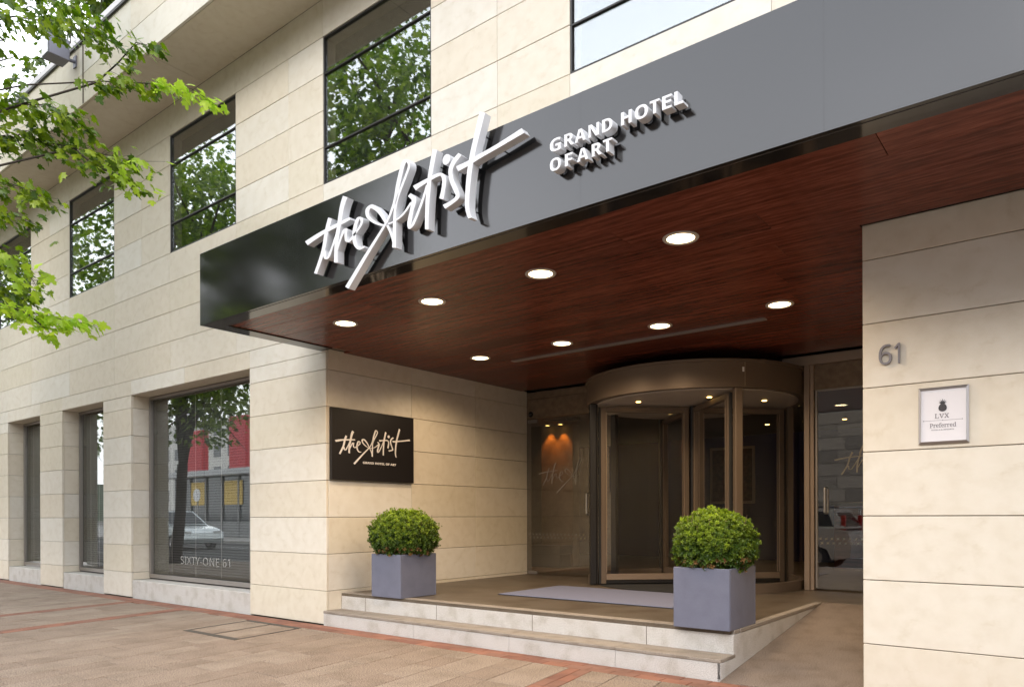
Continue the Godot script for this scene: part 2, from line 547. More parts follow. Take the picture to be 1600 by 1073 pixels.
func upper_window(t: Node3D, x0: float, x1: float) -> void:
	var w := Node3D.new()
	w.name = "window"
	t.add_child(w, true)
	w.position = V((x0 + x1) * 0.5, 4.76, -0.03)
	var hw := (x1 - x0) * 0.5
	var rows := [[0.028, 0.385], [0.412, 1.185], [1.212, 1.582]]
	for r in rows:
		var h: float = r[1] - r[0]
		part(w, "pane", cbox(V(hw * 2.0 - 0.05, h, 0.006), 0.001), M.upper_glass, V(0, (r[0] + r[1]) * 0.5, 0.0))
	for y: float in [0.012, 0.3985, 1.1985, 1.591]:
		part(w, "frame", cbox(V(hw * 2.0 - 0.004, 0.018, 0.04), 0.002), M.dark_frame, V(0, y, 0.0))
	for s: float in [-1.0, 1.0]:
		part(w, "frame", cbox(V(0.014, 1.594, 0.046), 0.002), M.dark_frame, V(s * (hw - 0.009), 0.80, 0.001))
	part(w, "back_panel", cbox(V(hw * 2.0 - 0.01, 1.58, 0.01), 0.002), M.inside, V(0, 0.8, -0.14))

# ------------------------------------------------------------------ lettering
func text_fit(parent: Node, called: String, s: String, font: String, x0: float, x1: float, y0: float, y1: float, depth: float, m: Material, at := Vector3.ZERO, turn := 0.0, bold := false) -> MeshInstance3D:
	# text scaled into a rectangle (own x and y), standing at a place and turned about y
	var f := SystemFont.new()
	f.font_names = PackedStringArray([font])
	f.font_weight = 700 if bold else 400
	var tm := TextMesh.new()
	tm.text = s
	tm.font = f
	tm.font_size = 64
	tm.pixel_size = 0.01
	tm.depth = 0.1
	tm.curve_step = 1.5
	var box := tm.get_aabb()
	var o := part(parent, called, tm, m)
	var sc := V((x1 - x0) / maxf(box.size.x, 0.001), (y1 - y0) / maxf(box.size.y, 0.001), depth / 0.1)
	var bs := Basis(Vector3.UP, turn)
	var ctr := V((x0 + x1) * 0.5, (y0 + y1) * 0.5, 0) - box.get_center() * sc
	o.transform = Transform3D(bs * Basis.from_scale(sc), at + bs * ctr)
	return o

# pen strokes of the script "the Artist": pairs of edge points (left x,y, right x,y) in metres on the fascia
const SCRIPT := [
	["t", [1.977, 3.422, 1.930, 3.442, 1.934, 3.340, 1.891, 3.356, 1.900, 3.225, 1.859, 3.240, 1.860, 3.147, 1.823, 3.163, 1.790, 3.040, 1.754, 3.055]],
	["bar", [1.644, 3.326, 1.676, 3.289, 1.772, 3.347, 1.799, 3.314, 1.894, 3.361, 1.915, 3.332, 2.059, 3.373, 2.076, 3.347, 2.180, 3.381, 2.194, 3.360]],
	["link", [1.904, 3.196, 1.874, 3.202, 1.909, 3.143, 1.881, 3.140, 1.921, 3.145, 1.942, 3.132, 1.973, 3.213, 1.993, 3.204, 2.020, 3.294, 2.043, 3.284, 2.060, 3.354, 2.087, 3.341]],
	["h", [2.163, 3.532, 2.110, 3.557, 2.122, 3.464, 2.073, 3.484, 2.083, 3.335, 2.040, 3.350, 2.055, 3.221, 2.012, 3.233, 2.046, 3.073, 2.003, 3.083]],
	["n", [2.031, 3.169, 2.050, 3.161, 2.075, 3.250, 2.095, 3.241, 2.113, 3.304, 2.135, 3.290, 2.162, 3.297, 2.133, 3.298, 2.155, 3.252, 2.127, 3.258, 2.164, 3.216, 2.139, 3.211, 2.177, 3.212, 2.191, 3.195, 2.225, 3.236, 2.240, 3.224]],
	["e", [2.225, 3.235, 2.240, 3.224, 2.279, 3.271, 2.296, 3.259, 2.311, 3.305, 2.335, 3.295, 2.305, 3.332, 2.331, 3.338, 2.299, 3.333, 2.275, 3.352, 2.273, 3.295, 2.238, 3.310, 2.260, 3.227, 2.219, 3.237, 2.271, 3.163, 2.235, 3.163, 2.300, 3.131, 2.292, 3.113, 2.353, 3.128, 2.359, 3.115]],
	["loop", [2.662, 3.045, 2.688, 3.044, 2.633, 3.135, 2.655, 3.136, 2.580, 3.227, 2.600, 3.230, 2.509, 3.320, 2.538, 3.328, 2.436, 3.377, 2.446, 3.403, 2.410, 3.369, 2.371, 3.389, 2.411, 3.328, 2.382, 3.324, 2.471, 3.277, 2.458, 3.265, 2.541, 3.240, 2.537, 3.228, 2.590, 3.229, 2.594, 3.218, 2.672, 3.232, 2.679, 3.222, 2.756, 3.259, 2.768, 3.248, 2.832, 3.317, 2.848, 3.305]],
	["A", [2.651, 3.047, 2.689, 3.037, 2.660, 3.210, 2.691, 3.202, 2.670, 3.309, 2.693, 3.300, 2.706, 3.400, 2.726, 3.390, 2.778, 3.510, 2.798, 3.500, 2.810, 3.570, 2.832, 3.562, 2.796, 3.603, 2.820, 3.607, 2.795, 3.603, 2.771, 3.625, 2.773, 3.573, 2.739, 3.591, 2.736, 3.474, 2.697, 3.490, 2.700, 3.372, 2.669, 3.385, 2.663, 3.312, 2.641, 3.324, 2.596, 3.228, 2.579, 3.240, 2.379, 3.035, 2.350, 3.053, 2.178, 2.850, 2.140, 2.872]],
	["r", [2.837, 3.375, 2.812, 3.362, 2.884, 3.337, 2.845, 3.330, 2.889, 3.300, 2.846, 3.316, 2.866, 3.248, 2.831, 3.262, 2.843, 3.169, 2.805, 3.182, 2.835, 3.151, 2.819, 3.136, 2.846, 3.161, 2.867, 3.147, 2.890, 3.217, 2.911, 3.206, 2.951, 3.315, 2.970, 3.306, 2.986, 3.390, 3.004, 3.381]],
	["t", [3.091, 3.593, 3.050, 3.611, 3.066, 3.512, 3.027, 3.529, 3.041, 3.419, 3.003, 3.433, 3.023, 3.305, 2.986, 3.317, 3.013, 3.188, 2.978, 3.198, 3.010, 3.086, 2.977, 3.094]],
	["i", [2.864, 3.417, 2.889, 3.381, 2.952, 3.426, 2.970, 3.398, 3.026, 3.431, 3.039, 3.408, 3.103, 3.436, 3.110, 3.414, 3.154, 3.413, 3.129, 3.405, 3.173, 3.365, 3.139, 3.374, 3.164, 3.307, 3.130, 3.320, 3.149, 3.250, 3.112, 3.265]],
	["s", [3.312, 3.488, 3.285, 3.512, 3.263, 3.458, 3.232, 3.481, 3.232, 3.414, 3.196, 3.428, 3.243, 3.349, 3.207, 3.352, 3.283, 3.269, 3.247, 3.270, 3.290, 3.223, 3.258, 3.241, 3.240, 3.200, 3.221, 3.223, 3.165, 3.183, 3.145, 3.213]],
	["t", [3.512, 3.694, 3.468, 3.717, 3.471, 3.584, 3.429, 3.605, 3.427, 3.462, 3.387, 3.480, 3.400, 3.356, 3.361, 3.371, 3.381, 3.225, 3.344, 3.236, 3.378, 3.133, 3.343, 3.140, 3.395, 3.066, 3.367, 3.068]],
	["bar", [3.265, 3.430, 3.285, 3.393, 3.364, 3.435, 3.382, 3.404, 3.460, 3.448, 3.477, 3.421, 3.600, 3.465, 3.615, 3.439, 3.801, 3.501, 3.821, 3.468]],
]

func spline(p: PackedVector2Array, sub: int) -> PackedVector2Array:
	var out := PackedVector2Array()
	for i in p.size() - 1:
		var a := p[maxi(i - 1, 0)]
		var d := p[mini(i + 2, p.size() - 1)]
		for s in sub:
			out.append(p[i].cubic_interpolate(p[i + 1], a, d, float(s) / sub))
	out.append(p[p.size() - 1])
	return out

func stroke_mesh(k: int, depth: float, scale := 1.0, thin := 1.0, sy := 1.0) -> Mesh:
	var d: Array = SCRIPT[k][1]
	var L := PackedVector2Array()
	var R := PackedVector2Array()
	for i in range(0, d.size(), 4):
		var l := Vector2(d[i] - 1.66, (d[i + 1] - 3.307) * sy) * scale
		var r := Vector2(d[i + 2] - 1.66, (d[i + 3] - 3.307) * sy) * scale
		var m := (l + r) * 0.5
		L.append(m + (l - m) * thin)
		R.append(m + (r - m) * thin)
	L = spline(L, 6)
	R = spline(R, 6)
	var b := MB.new()
	var last := L.size() - 1
	for i in last:
		var quad := [L[i], R[i], R[i + 1], L[i + 1]]
		for zz: float in [0.0, depth]:
			b.quad(V(quad[0].x, quad[0].y, zz), V(quad[1].x, quad[1].y, zz), V(quad[2].x, quad[2].y, zz), V(quad[3].x, quad[3].y, zz), V(0, 0, 1.0 if zz > 0.0 else -1.0))
		for side: Array in [[L[i], L[i + 1], R[i]], [R[i], R[i + 1], L[i]]]:
			var e: Vector2 = side[1] - side[0]
			var nr := Vector2(e.y, -e.x).normalized()
			if nr.dot(side[2] - side[0]) > 0.0:
				nr = -nr
			b.quad(V(side[0].x, side[0].y, 0), V(side[1].x, side[1].y, 0), V(side[1].x, side[1].y, depth), V(side[0].x, side[0].y, depth), V(nr.x, nr.y, 0))
	for e: Array in [[0, 1], [last, last - 1]]:
		var o: Vector2 = (L[e[0]] + R[e[0]]) - (L[e[1]] + R[e[1]])
		o = o.normalized()
		b.quad(V(L[e[0]].x, L[e[0]].y, 0), V(R[e[0]].x, R[e[0]].y, 0), V(R[e[0]].x, R[e[0]].y, depth), V(L[e[0]].x, L[e[0]].y, depth), V(o.x, o.y, 0))
	return b.mesh()

func dot_mesh(r: float, depth: float) -> Mesh:
	var b := MB.new()
	lathe(b, [Vector2(0, 0), Vector2(r, 0), Vector2(r, depth), Vector2(0, depth)], 20)
	return b.mesh()

func signs() -> void:
	# big script on the fascia
	var t := thing("script_sign", "large white raised script lettering slanting across the dark fascia", "sign", V(1.66, 3.307, 1.403))
	for k in SCRIPT.size():
		part(t, "letter_stroke", stroke_mesh(k, 0.06), M.letter_white, V(0, 0, 0.0013 * k))
		# stand-off pins to the cladding
		var d: Array = SCRIPT[k][1]
		for e: int in [4, d.size() - 8]:
			part(t, "fixing_pin", cbox(V(0.007, 0.007, 0.05), 0.001), M.black_metal, V((d[e] + d[e + 2]) * 0.5 - 1.66, minf(maxf((d[e + 1] + d[e + 3]) * 0.5, 2.99), 3.6) - 3.307, -0.006))
	var dt := part(t, "letter_dot", dot_mesh(0.034, 0.06), M.letter_white, V(3.164 - 1.66, 3.512 - 3.307, 0.0))
	dt.rotation.x = PI / 2
	# block letters
	var c := thing("letter_sign", "white raised block capitals in two lines on the dark fascia", "sign", V(3.998, 3.18, 1.403))
	var rows := [["G", 3.998, 4.074, 3.298, 3.373], ["R", 4.100, 4.166, 3.300, 3.371], ["A", 4.172, 4.246, 3.300, 3.371], ["N", 4.265, 4.333, 3.300, 3.371], ["D", 4.354, 4.420, 3.300, 3.371],
		["H", 4.475, 4.540, 3.300, 3.371], ["O", 4.560, 4.638, 3.298, 3.373], ["T", 4.650, 4.706, 3.300, 3.371], ["E", 4.722, 4.776, 3.300, 3.371], ["L", 4.792, 4.842, 3.300, 3.371],
		["O", 3.998, 4.074, 3.184, 3.259], ["F", 4.104, 4.156, 3.186, 3.257], ["A", 4.187, 4.262, 3.186, 3.257], ["R", 4.286, 4.352, 3.186, 3.257], ["T", 4.360, 4.418, 3.186, 3.257]]
	for r in rows:
		text_fit(c, "letter", r[0], "Droid Sans", r[1] - 3.998, r[2] - 3.998, r[3] - 3.18, r[4] - 3.18, 0.06, M.letter_white, V(0, 0, 0.03), 0.0, true)
		part(c, "fixing_pin", cbox(V(0.008, 0.008, 0.02), 0.001), M.steel, V((r[1] if r[0] in "HLEFRDN" else (r[1] + r[2]) * 0.5 - 0.004) + 0.008 - 3.998, (r[4] - 0.008 if r[0] in "TOGA" else r[3] + 0.03) - 3.18, -0.008))
	# black board on the cheek wall
	var w := thing("wall_sign", "black square board with white script and small capitals on portal wall", "sign", V(0.0, 1.568, -0.65))
	bpart(w, "board", V(0.004, 0.0, -0.614), V(0.045, 0.785, 0.612), M.sign_black, 0.002)
	for k in SCRIPT.size():
		part(w, "letter_stroke", stroke_mesh(k, 0.003, 0.513, 1.0, 1.03), M.sign_white, V(0.0455 + 0.0004 * k, 0.42, 0.564), PI / 2)
	var d2 := part(w, "letter_dot", dot_mesh(0.017, 0.003), M.sign_white, V(0.0455, 0.42 + 0.108, 0.564 - (3.164 - 1.66) * 0.513))
	d2.rotation.z = -PI / 2
	text_fit(w, "lettering", "GRAND HOTEL OF ART", "Droid Sans", 0.0, 0.502, 0.0, 0.025, 0.003, M.sign_white, V(0.048, 0.193, 0.181), PI / 2, true)
	# street number
	var num := mat(lin(0.20, 0.185, 0.195), 0.5, 0.2)
	var n := thing("house_number", "grey metal house number 61 on the stone pier", "number", V(5.462, 2.092, 0.0))
	text_fit(n, "digit", "6", "Droid Sans", 0.0, 0.073, 0.0, 0.124, 0.014, num, V(0, 0, 0.008), 0.0, false)
	text_fit(n, "digit", "1", "Droid Sans", 0.086, 0.118, 0.001, 0.124, 0.014, num, V(0, 0, 0.008), 0.0, false)
	plaque()

func plaque() -> void:
	var p := thing("wall_plaque", "white framed plaque with pineapple emblem and fine lettering on pier", "plaque", V(5.68, 1.588, 0.0))
	var W := 0.26
	var H := 0.335
	var paper := mat(lin(0.70, 0.67, 0.68), 0.35)
	var ink := mat(lin(0.035, 0.033, 0.036), 0.6)
	var ink2 := mat(lin(0.12, 0.10, 0.105), 0.6)
	bpart(p, "panel", V(0.012, 0.012, 0.002), V(W - 0.012, H - 0.012, 0.014), paper, 0.001)
	# bevelled frame, four mitred bars
	var o := [Vector2(0, 0), Vector2(W, 0), Vector2(W, H), Vector2(0, H)]
	var i := [Vector2(0.013, 0.013), Vector2(W - 0.013, 0.013), Vector2(W - 0.013, H - 0.013), Vector2(0.013, H - 0.013)]
	var nr := [V(0, -1, 0), V(1, 0, 0), V(0, 1, 0), V(-1, 0, 0)]
	for k in 4:
		var j := (k + 1) % 4
		var b := MB.new()
		var a0 := V(o[k].x, o[k].y, 0.001)
		var a1 := V(o[j].x, o[j].y, 0.001)
		var c0 := V(o[k].x, o[k].y, 0.012)
		var c1 := V(o[j].x, o[j].y, 0.012)
		var d0 := V(i[k].x, i[k].y, 0.022)
		var d1 := V(i[j].x, i[j].y, 0.022)
		var e0 := V(i[k].x, i[k].y, 0.010)
		var e1 := V(i[j].x, i[j].y, 0.010)
		b.quad(a0, a1, c1, c0, nr[k])
		b.quad(c0, c1, d1, d0, (nr[k] + V(0, 0, 1.3)).normalized())
		b.quad(d0, d1, e1, e0, -nr[k])
		part(p, "frame", b.mesh(), M.steel_dull)
	# pineapple emblem
	var e := Node3D.new()
	e.name = "emblem"
	p.add_child(e, true)
	e.position = V(0.127, 0.212, 0.0145)
	var body := PackedVector2Array()
	for k in 24:
		var a := TAU * k / 24
		body.append(Vector2(cos(a) * (0.0215 - 0.003 * sin(a)), sin(a) * 0.024))
	var bb := MB.new()
	prism(bb, body, 0.0, 0.0016)
	part(e, "fruit", bb.mesh(), ink)
	for k in 6:
		for s: float in [-1.0, 1.0]:
			var y := -0.018 + 0.0072 * k
			var hw := 0.0205 * sqrt(maxf(0.05, 1.0 - pow(y / 0.025, 2.0)))
			var l := part(e, "scale_line", cbox(V(hw * 1.7, 0.0009, 0.0004), 0.0001), ink2, V(0, y, 0.0019 + 0.0005 * (s + 1.0)))
			l.rotation.z = s * 0.28
	for k in 7:
		var a := -1.2 + 0.4 * k
		var leaf := MB.new()
		prism(leaf, PackedVector2Array([Vector2(-0.005, 0), Vector2(0.005, 0), Vector2(0.0, 0.030 - 0.007 * absf(a))]), 0.0, 0.0012)
		part(e, "leaf", leaf.mesh(), ink, V(0.001 * a, 0.022, 0.0002 * k)).rotation.z = -a
	text_fit(p, "lettering", "LVX", "Droid Serif", 0.086, 0.160, 0.150, 0.176, 0.001, ink2, V(0, 0, 0.0148))
	text_fit(p, "lettering", "Preferred", "Droid Serif", 0.060, 0.196, 0.095, 0.122, 0.001, ink2, V(0, 0, 0.0148))
	text_fit(p, "lettering", "HOTELS & RESORTS", "Droid Sans", 0.068, 0.184, 0.078, 0.084, 0.001, ink2, V(0, 0, 0.0148))
	part(p, "rule", cbox(V(0.20, 0.0012, 0.001), 0.0002), ink2, V(0.127, 0.137, 0.0148))
	for x: float in [0.027, 0.127, 0.227]:
		part(p, "rule_dot", cbox(V(0.004, 0.004, 0.0012), 0.0005), ink, V(x, 0.137, 0.0150))

# ------------------------------------------------------------------ canopy
func canopy() -> void:
	var t := thing("entrance_canopy", "long black clad canopy with dark red wood ceiling over the entrance", "canopy", V(-0.08, 2.96, 1.385))
	var x0 := -0.08
	var xs := [-0.08, 1.44, 2.80, 4.16, 5.515, 6.9, 8.3]
	var o := t.position
	for k in xs.size() - 1:
		bpart(t, "fascia_panel", V(xs[k] + 0.0002, 2.961, 1.355) - o, V(xs[k + 1] - 0.0002, 3.632, 1.385) - o, M.cladding, 0.0004)
	bpart(t, "end_panel", V(-0.08, 2.961, 0.004) - o, V(-0.05, 3.632, 1.353) - o, M.cladding, 0.0015)
	bpart(t, "edge_trim", V(-0.049, 2.958, 1.225) - o, V(8.3, 2.985, 1.354) - o, M.cladding_under, 0.002)
	bpart(t, "edge_trim", V(-0.0495, 2.958, 0.004) - o, V(0.115, 2.985, 1.223) - o, M.cladding_under, 0.002)
	bpart(t, "deck", V(-0.045, 3.05, 0.005) - o, V(8.29, 3.60, 1.352) - o, M.joint, 0.002)
	bpart(t, "deck", V(-0.03, 3.02, -9.2) - o, V(5.70, 3.05, 1.22) - o, M.joint, 0.002)
	# wood planks, running along the facade
	var z := 1.222
	var row := 0
	var w := 0.292
	while z - w > -3.72:
		var x := 0.118 if z > 0.02 else 0.004
		var xe := 8.3 if z - w > -0.05 else 5.362
		var first := true
		while x < xe - 0.01:
			var len := 2.44 if not first else 0.7 + fmod(0.83 * row, 1.74)
			first = false
			var e := minf(x + len, xe)
			if xe - e < 0.25:
				e = xe
			var zz0 := z - w + 0.0012
			if z > 0.0 and z - w < 0.0:
				# planks that pass from the free canopy into the portal
				e = minf(e, 5.362) if x < 5.362 else e
			bpart(t, "plank", V(x + 0.0012, 2.968 + rng.randf_range(0.0, 0.0016), zz0) - o, V(e - 0.0012, 2.990, z - 0.0012) - o, M.wood[rng.randi_range(0, 3)], 0.002)
			x = e
		z -= w
		row += 1
	# slot diffuser
	var s := Node3D.new()
	s.name = "slot_grille"
	t.add_child(s, true)
	s.position = V(2.68, 2.963, -1.73) - o
	for k: float in [-0.03, -0.01, 0.01, 0.03]:
		part(s, "bar", cbox(V(2.95, 0.012, 0.010), 0.001), M.alu, V(0, 0, k))
	part(s, "backing", cbox(V(2.94, 0.002, 0.068), 0.0005), M.black_metal, V(0, 0.0035, 0))
	# downlights in two rows of four
	var place := ["leftmost", "second from the left", "third from the left", "rightmost"]
	for r in 2:
		for k in 4:
			var zz: float = [0.567, -1.36][r]
			var lamp := thing("ceiling_downlight", "round glowing ceiling lamp, %s in the %s row" % [place[k], ["front", "rear"][r]], "lamp", V(1.028 + 1.125 * k, 2.968, zz), "round lamps in the wood ceiling")
			var b := MB.new()
			lathe(b, [Vector2(0.088, 0.0), Vector2(0.090, -0.006), Vector2(0.112, -0.008), Vector2(0.116, -0.003), Vector2(0.116, 0.004)], 40)
			part(lamp, "trim_ring", b.mesh(), M.ring)
			var l := MB.new()
			lathe(l, [Vector2(0.0, -0.004), Vector2(0.089, -0.003), Vector2(0.089, 0.0)], 40)
			part(lamp, "lens", l.mesh(), M.lens)
			var s3 := SpotLight3D.new()
			s3.name = "light"
			s3.light_color = Color(1.0, 0.88, 0.72)
			s3.light_energy = 0.85
			s3.light_size = 0.05
			s3.spot_angle = 78.0
			s3.spot_angle_attenuation = 0.5
			s3.spot_range = 12.0
			s3.spot_attenuation = 2.0
			s3.shadow_enabled = true
			lamp.add_child(s3)
			s3.position = V(0, -0.035, 0)
			s3.rotation.x = -PI / 2

# ------------------------------------------------------------------ portal floor, steps, ramp
func portal_floor() -> void:
	var p := Node3D.new()
	p.name = "entrance_steps"
	add_child(p)
	p.set_meta("kind", "structure")
	# platform deck
	var top := 0.325
	var deck := MB.new()
	prism(deck, PackedVector2Array([Vector2(0.004, -0.20), Vector2(4.425, -0.20), Vector2(4.425, -2.42), Vector2(5.360, -2.42), Vector2(5.360, -9.0), Vector2(0.004, -9.0)]), 0.0, top)
	var dm := part(p, "platform", deck.mesh(), M.terrazzo)
	dm.transform = Transform3D(Basis(V(1, 0, 0), V(0, 0, 1), V(0, 1, 0)), Vector3.ZERO)
	# riser stones: upper and lower step
	for k in 5:
		var a: float = [0.004, 0.40, 1.45, 2.62, 3.74][k]
		var b: float = [0.40, 1.45, 2.62, 3.74, 4.448][k]
		bpart(p, "riser_stone", V(a + 0.001, 0.10, -0.2285), V(b - 0.001, 0.298, -0.199), M.granite, 0.003)
		bpart(p, "nosing", V(a + 0.001, 0.2985, -0.33), V(b - 0.001, 0.328, -0.222), M.tread, 0.004)
	for k in 5:
		var a: float = [0.004, 0.33, 1.38, 2.55, 3.60][k]
		var b: float = [0.33, 1.38, 2.55, 3.60, 4.452][k]
		bpart(p, "riser_stone", V(a + 0.001, -0.02, 0.012), V(b - 0.001, 0.128, 0.045), M.granite, 0.003)
		bpart(p, "tread_stone", V(a + 0.001, 0.1285, -0.228), V(b - 0.001, 0.155, 0.050), M.tread, 0.004)
	# side stringer by the ramp
	var sb := MB.new()
	prism(sb, PackedVector2Array([Vector2(0.045, -0.02), Vector2(0.045, 0.126), Vector2(-0.226, 0.126), Vector2(-0.226, 0.296), Vector2(-2.42, 0.296), Vector2(-2.42, -0.02)]), 0.0, 0.022)
	var sm := part(p, "stringer", sb.mesh(), M.granite, V(4.4525, 0, 0))
	sm.transform = Transform3D(Basis(V(0, 0, 1), V(0, 1, 0), V(1, 0, 0)), V(4.4265, 0, 0))
	for k in 2:
		bpart(p, "edge_stone", V(4.385, 0.2985, [-1.36, -2.42][k]), V(4.4515, 0.328, [-0.332, -1.362][k]), M.tread, 0.004)
	# ramp
	var rb := MB.new()
	prism(rb, PackedVector2Array([Vector2(0.06, -0.03), Vector2(0.06, 0.006), Vector2(-2.45, 0.327), Vector2(-2.45, -0.03)]), 4.449, 5.360)
	var rm := part(p, "ramp", rb.mesh(), M.ramp)
	rm.transform = Transform3D(Basis(V(0, 0, 1), V(0, 1, 0), V(1, 0, 0)), Vector3.ZERO)
	# mat
	var m := thing("door_mat", "pale lilac grey entrance mat lying in front of the revolving door", "mat", V(2.5, 0.327, -1.68))
	bpart(m, "carpet", V(-1.0, 0.004, -0.57), V(1.02, 0.012, 0.57), M.mat, 0.002)
	bpart(m, "rubber_edge", V(-1.012, 0.0, -0.582), V(1.032, 0.0045, 0.582), M.rubber, 0.001)

# ------------------------------------------------------------------ doors
const DC := Vector3(2.62, 0.327, -3.54)

func revolving_door() -> void:
	var t := thing("revolving_door", "bronze framed four wing revolving door with curved drum canopy", "door", DC)
	var yb := 2.53 - DC.y
	var yt := 2.83 - DC.y
	var b := MB.new()
	lathe(b, [Vector2(1.20, yb), Vector2(1.305, yb), Vector2(1.305, yt - 0.03), Vector2(1.325, yt - 0.028), Vector2(1.325, yt), Vector2(0.0, yt)], 96)
	part(t, "drum_canopy", b.mesh(), M.bronze)
	var cl := MB.new()
	lathe(cl, [Vector2(0.0, yb - 0.012), Vector2(1.215, yb - 0.012), Vector2(1.215, yb + 0.01)], 72)
	part(t, "drum_ceiling", cl.mesh(), mat(lin(0.42, 0.36, 0.31), 0.4))
	for k in 3:
		var q: Array = [[0.45, 0.55], [-0.35, 0.75], [0.85, -0.1]][k]
		var sl := MB.new()
		lathe(sl, [Vector2(0.0, 0.0), Vector2(0.028, 0.0), Vector2(0.028, 0.006)], 16)
		part(t, "spot_lens", sl.mesh(), M.small_lens, V(q[0], yb - 0.0185, q[1]))
	part(t, "seam_strip", cbox(V(0.006, 0.27, 0.006), 0.001), M.bronze_light, V(cos(0.72) * 1.307, (yb + yt) * 0.5, sin(0.72) * 1.307), -0.72)
	part(t, "rating_label", cbox(V(0.022, 0.05, 0.003), 0.0005), M.letter_white, V(cos(0.735) * 1.307, yb + 0.19, sin(0.735) * 1.307), PI / 2 - 0.735)
	# floor ring inside
	var fl := MB.new()
	lathe(fl, [Vector2(1.19, 0.004), Vector2(0.0, 0.004)], 64)
	part(t, "floor_disc", fl.mesh(), M.rubber)
	# fixed curved glass left and right with base and posts
	for side in 2:
		var a0: float = [deg_to_rad(-46.0), deg_to_rad(136.0)][side]
		var a1: float = [deg_to_rad(44.0), deg_to_rad(226.0)][side]
		var g := MB.new()
		lathe(g, [Vector2(1.262, 0.10), Vector2(1.262, yb)], 40, a0, a1)
		part(t, "curved_pane", g.mesh(), M.clear)
		var bs := MB.new()
		lathe(bs, [Vector2(1.295, 0.0), Vector2(1.295, 0.105), Vector2(1.225, 0.105), Vector2(1.225, 0.0)], 40, a0, a1)
		part(t, "base_ring", bs.mesh(), M.bronze)
		for e: float in [a0, a1]:
			var front := sin(e) > 0.0
			part(t, "post", cbox(V(0.075, yb - 0.002, 0.085), 0.008), M.bronze if side == 0 else M.black_metal, V(cos(e) * 1.262, yb * 0.5, sin(e) * 1.262), -e)
			if front:
				part(t, "post_cover", cbox(V(0.02, yb - 0.004, 0.05), 0.006), M.black_metal if side == 0 else M.dark_frame, V(cos(e) * 1.212, yb * 0.5, sin(e) * 1.212), -e)
	# centre shaft and four wings
	var sh := MB.new()
	tube(sh, [V(0, 0.01, 0), V(0, yb - 0.014, 0)], [0.045, 0.045], 16)
	part(t, "shaft", sh.mesh(), M.black_metal)
	for k in 4:
		var w := Node3D.new()
		w.name = "door_wing"
		t.add_child(w, true)
		w.rotation.y = -deg_to_rad(46.0 + 90.0 * k)
		var h := yb - 0.05
		var r0 := 0.06
		var r1 := 1.165
		var f := 0.062
		# outer black edge, bronze inner bead
		part(w, "stile", cbox(V(f, h, 0.055), 0.005), M.bronze, V(r0 + f * 0.5, h * 0.5 + 0.012, 0))
		part(w, "stile", cbox(V(f, h, 0.055), 0.005), M.bronze, V(r1 - f * 0.5, h * 0.5 + 0.012, 0))
		part(w, "brush_edge", cbox(V(0.025, h, 0.03), 0.003), M.rubber, V(r1 + 0.0135, h * 0.5 + 0.012, 0))
		part(w, "rail", cbox(V(r1 - r0 - 2.0 * f - 0.001, f, 0.055), 0.005), M.bronze, V((r0 + r1) * 0.5, h - f * 0.5 + 0.012, 0))
		part(w, "rail", cbox(V(r1 - r0 - 2.0 * f - 0.001, 0.075, 0.055), 0.005), M.bronze_light, V((r0 + r1) * 0.5, 0.0945, 0))
		part(w, "kick_rail", cbox(V(r1 - r0 - 0.002, 0.042, 0.05), 0.004), M.black_metal, V((r0 + r1) * 0.5, 0.0345, 0))
		part(w, "pane", cbox(V(r1 - r0 - 2.0 * f - 0.004, h - f - 0.125, 0.008), 0.001), M.clear, V((r0 + r1) * 0.5, h * 0.5 + 0.045, 0))
		for s: float in [-1.0, 1.0]:
			part(w, "bead", cbox(V(0.010, h - f - 0.13, 0.006), 0.001), M.bronze_light, V(r0 + f + 0.004, h * 0.5 + 0.045, s * 0.0305))
			part(w, "bead", cbox(V(0.010, h - f - 0.13, 0.006), 0.001), M.bronze_light, V(r1 - f - 0.004, h * 0.5 + 0.045, s * 0.0305))

func marks(parent: Node, x0: float, x1: float) -> void:
	# two staggered rows of little running-figure marks stuck on the glass
	var b := MB.new()
	var x := x0
	var k := 0
	while x < x1:
		for r in 2:
			var c := V(x + 0.018 * r, 0.905 - 0.048 * r, 0.0)
			for q in [[0.85, 0.042], [-0.55, 0.034], [2.1, 0.022], [0.1, 0.018]]:
				var d: Vector2 = Vector2(cos(q[0]), sin(q[0])) * q[1] * 0.5
				var n2 := Vector2(-d.y, d.x).normalized() * 0.0028
				b.quad(c + V(-d.x + n2.x, -d.y + n2.y, 0), c + V(d.x + n2.x, d.y + n2.y, 0), c + V(d.x - n2.x, d.y - n2.y, 0), c + V(-d.x - n2.x, -d.y - n2.y, 0), V(0, 0, 1))
		x += 0.062
		k += 1
	part(parent, "frosted_marks", b.mesh(), M.etched)

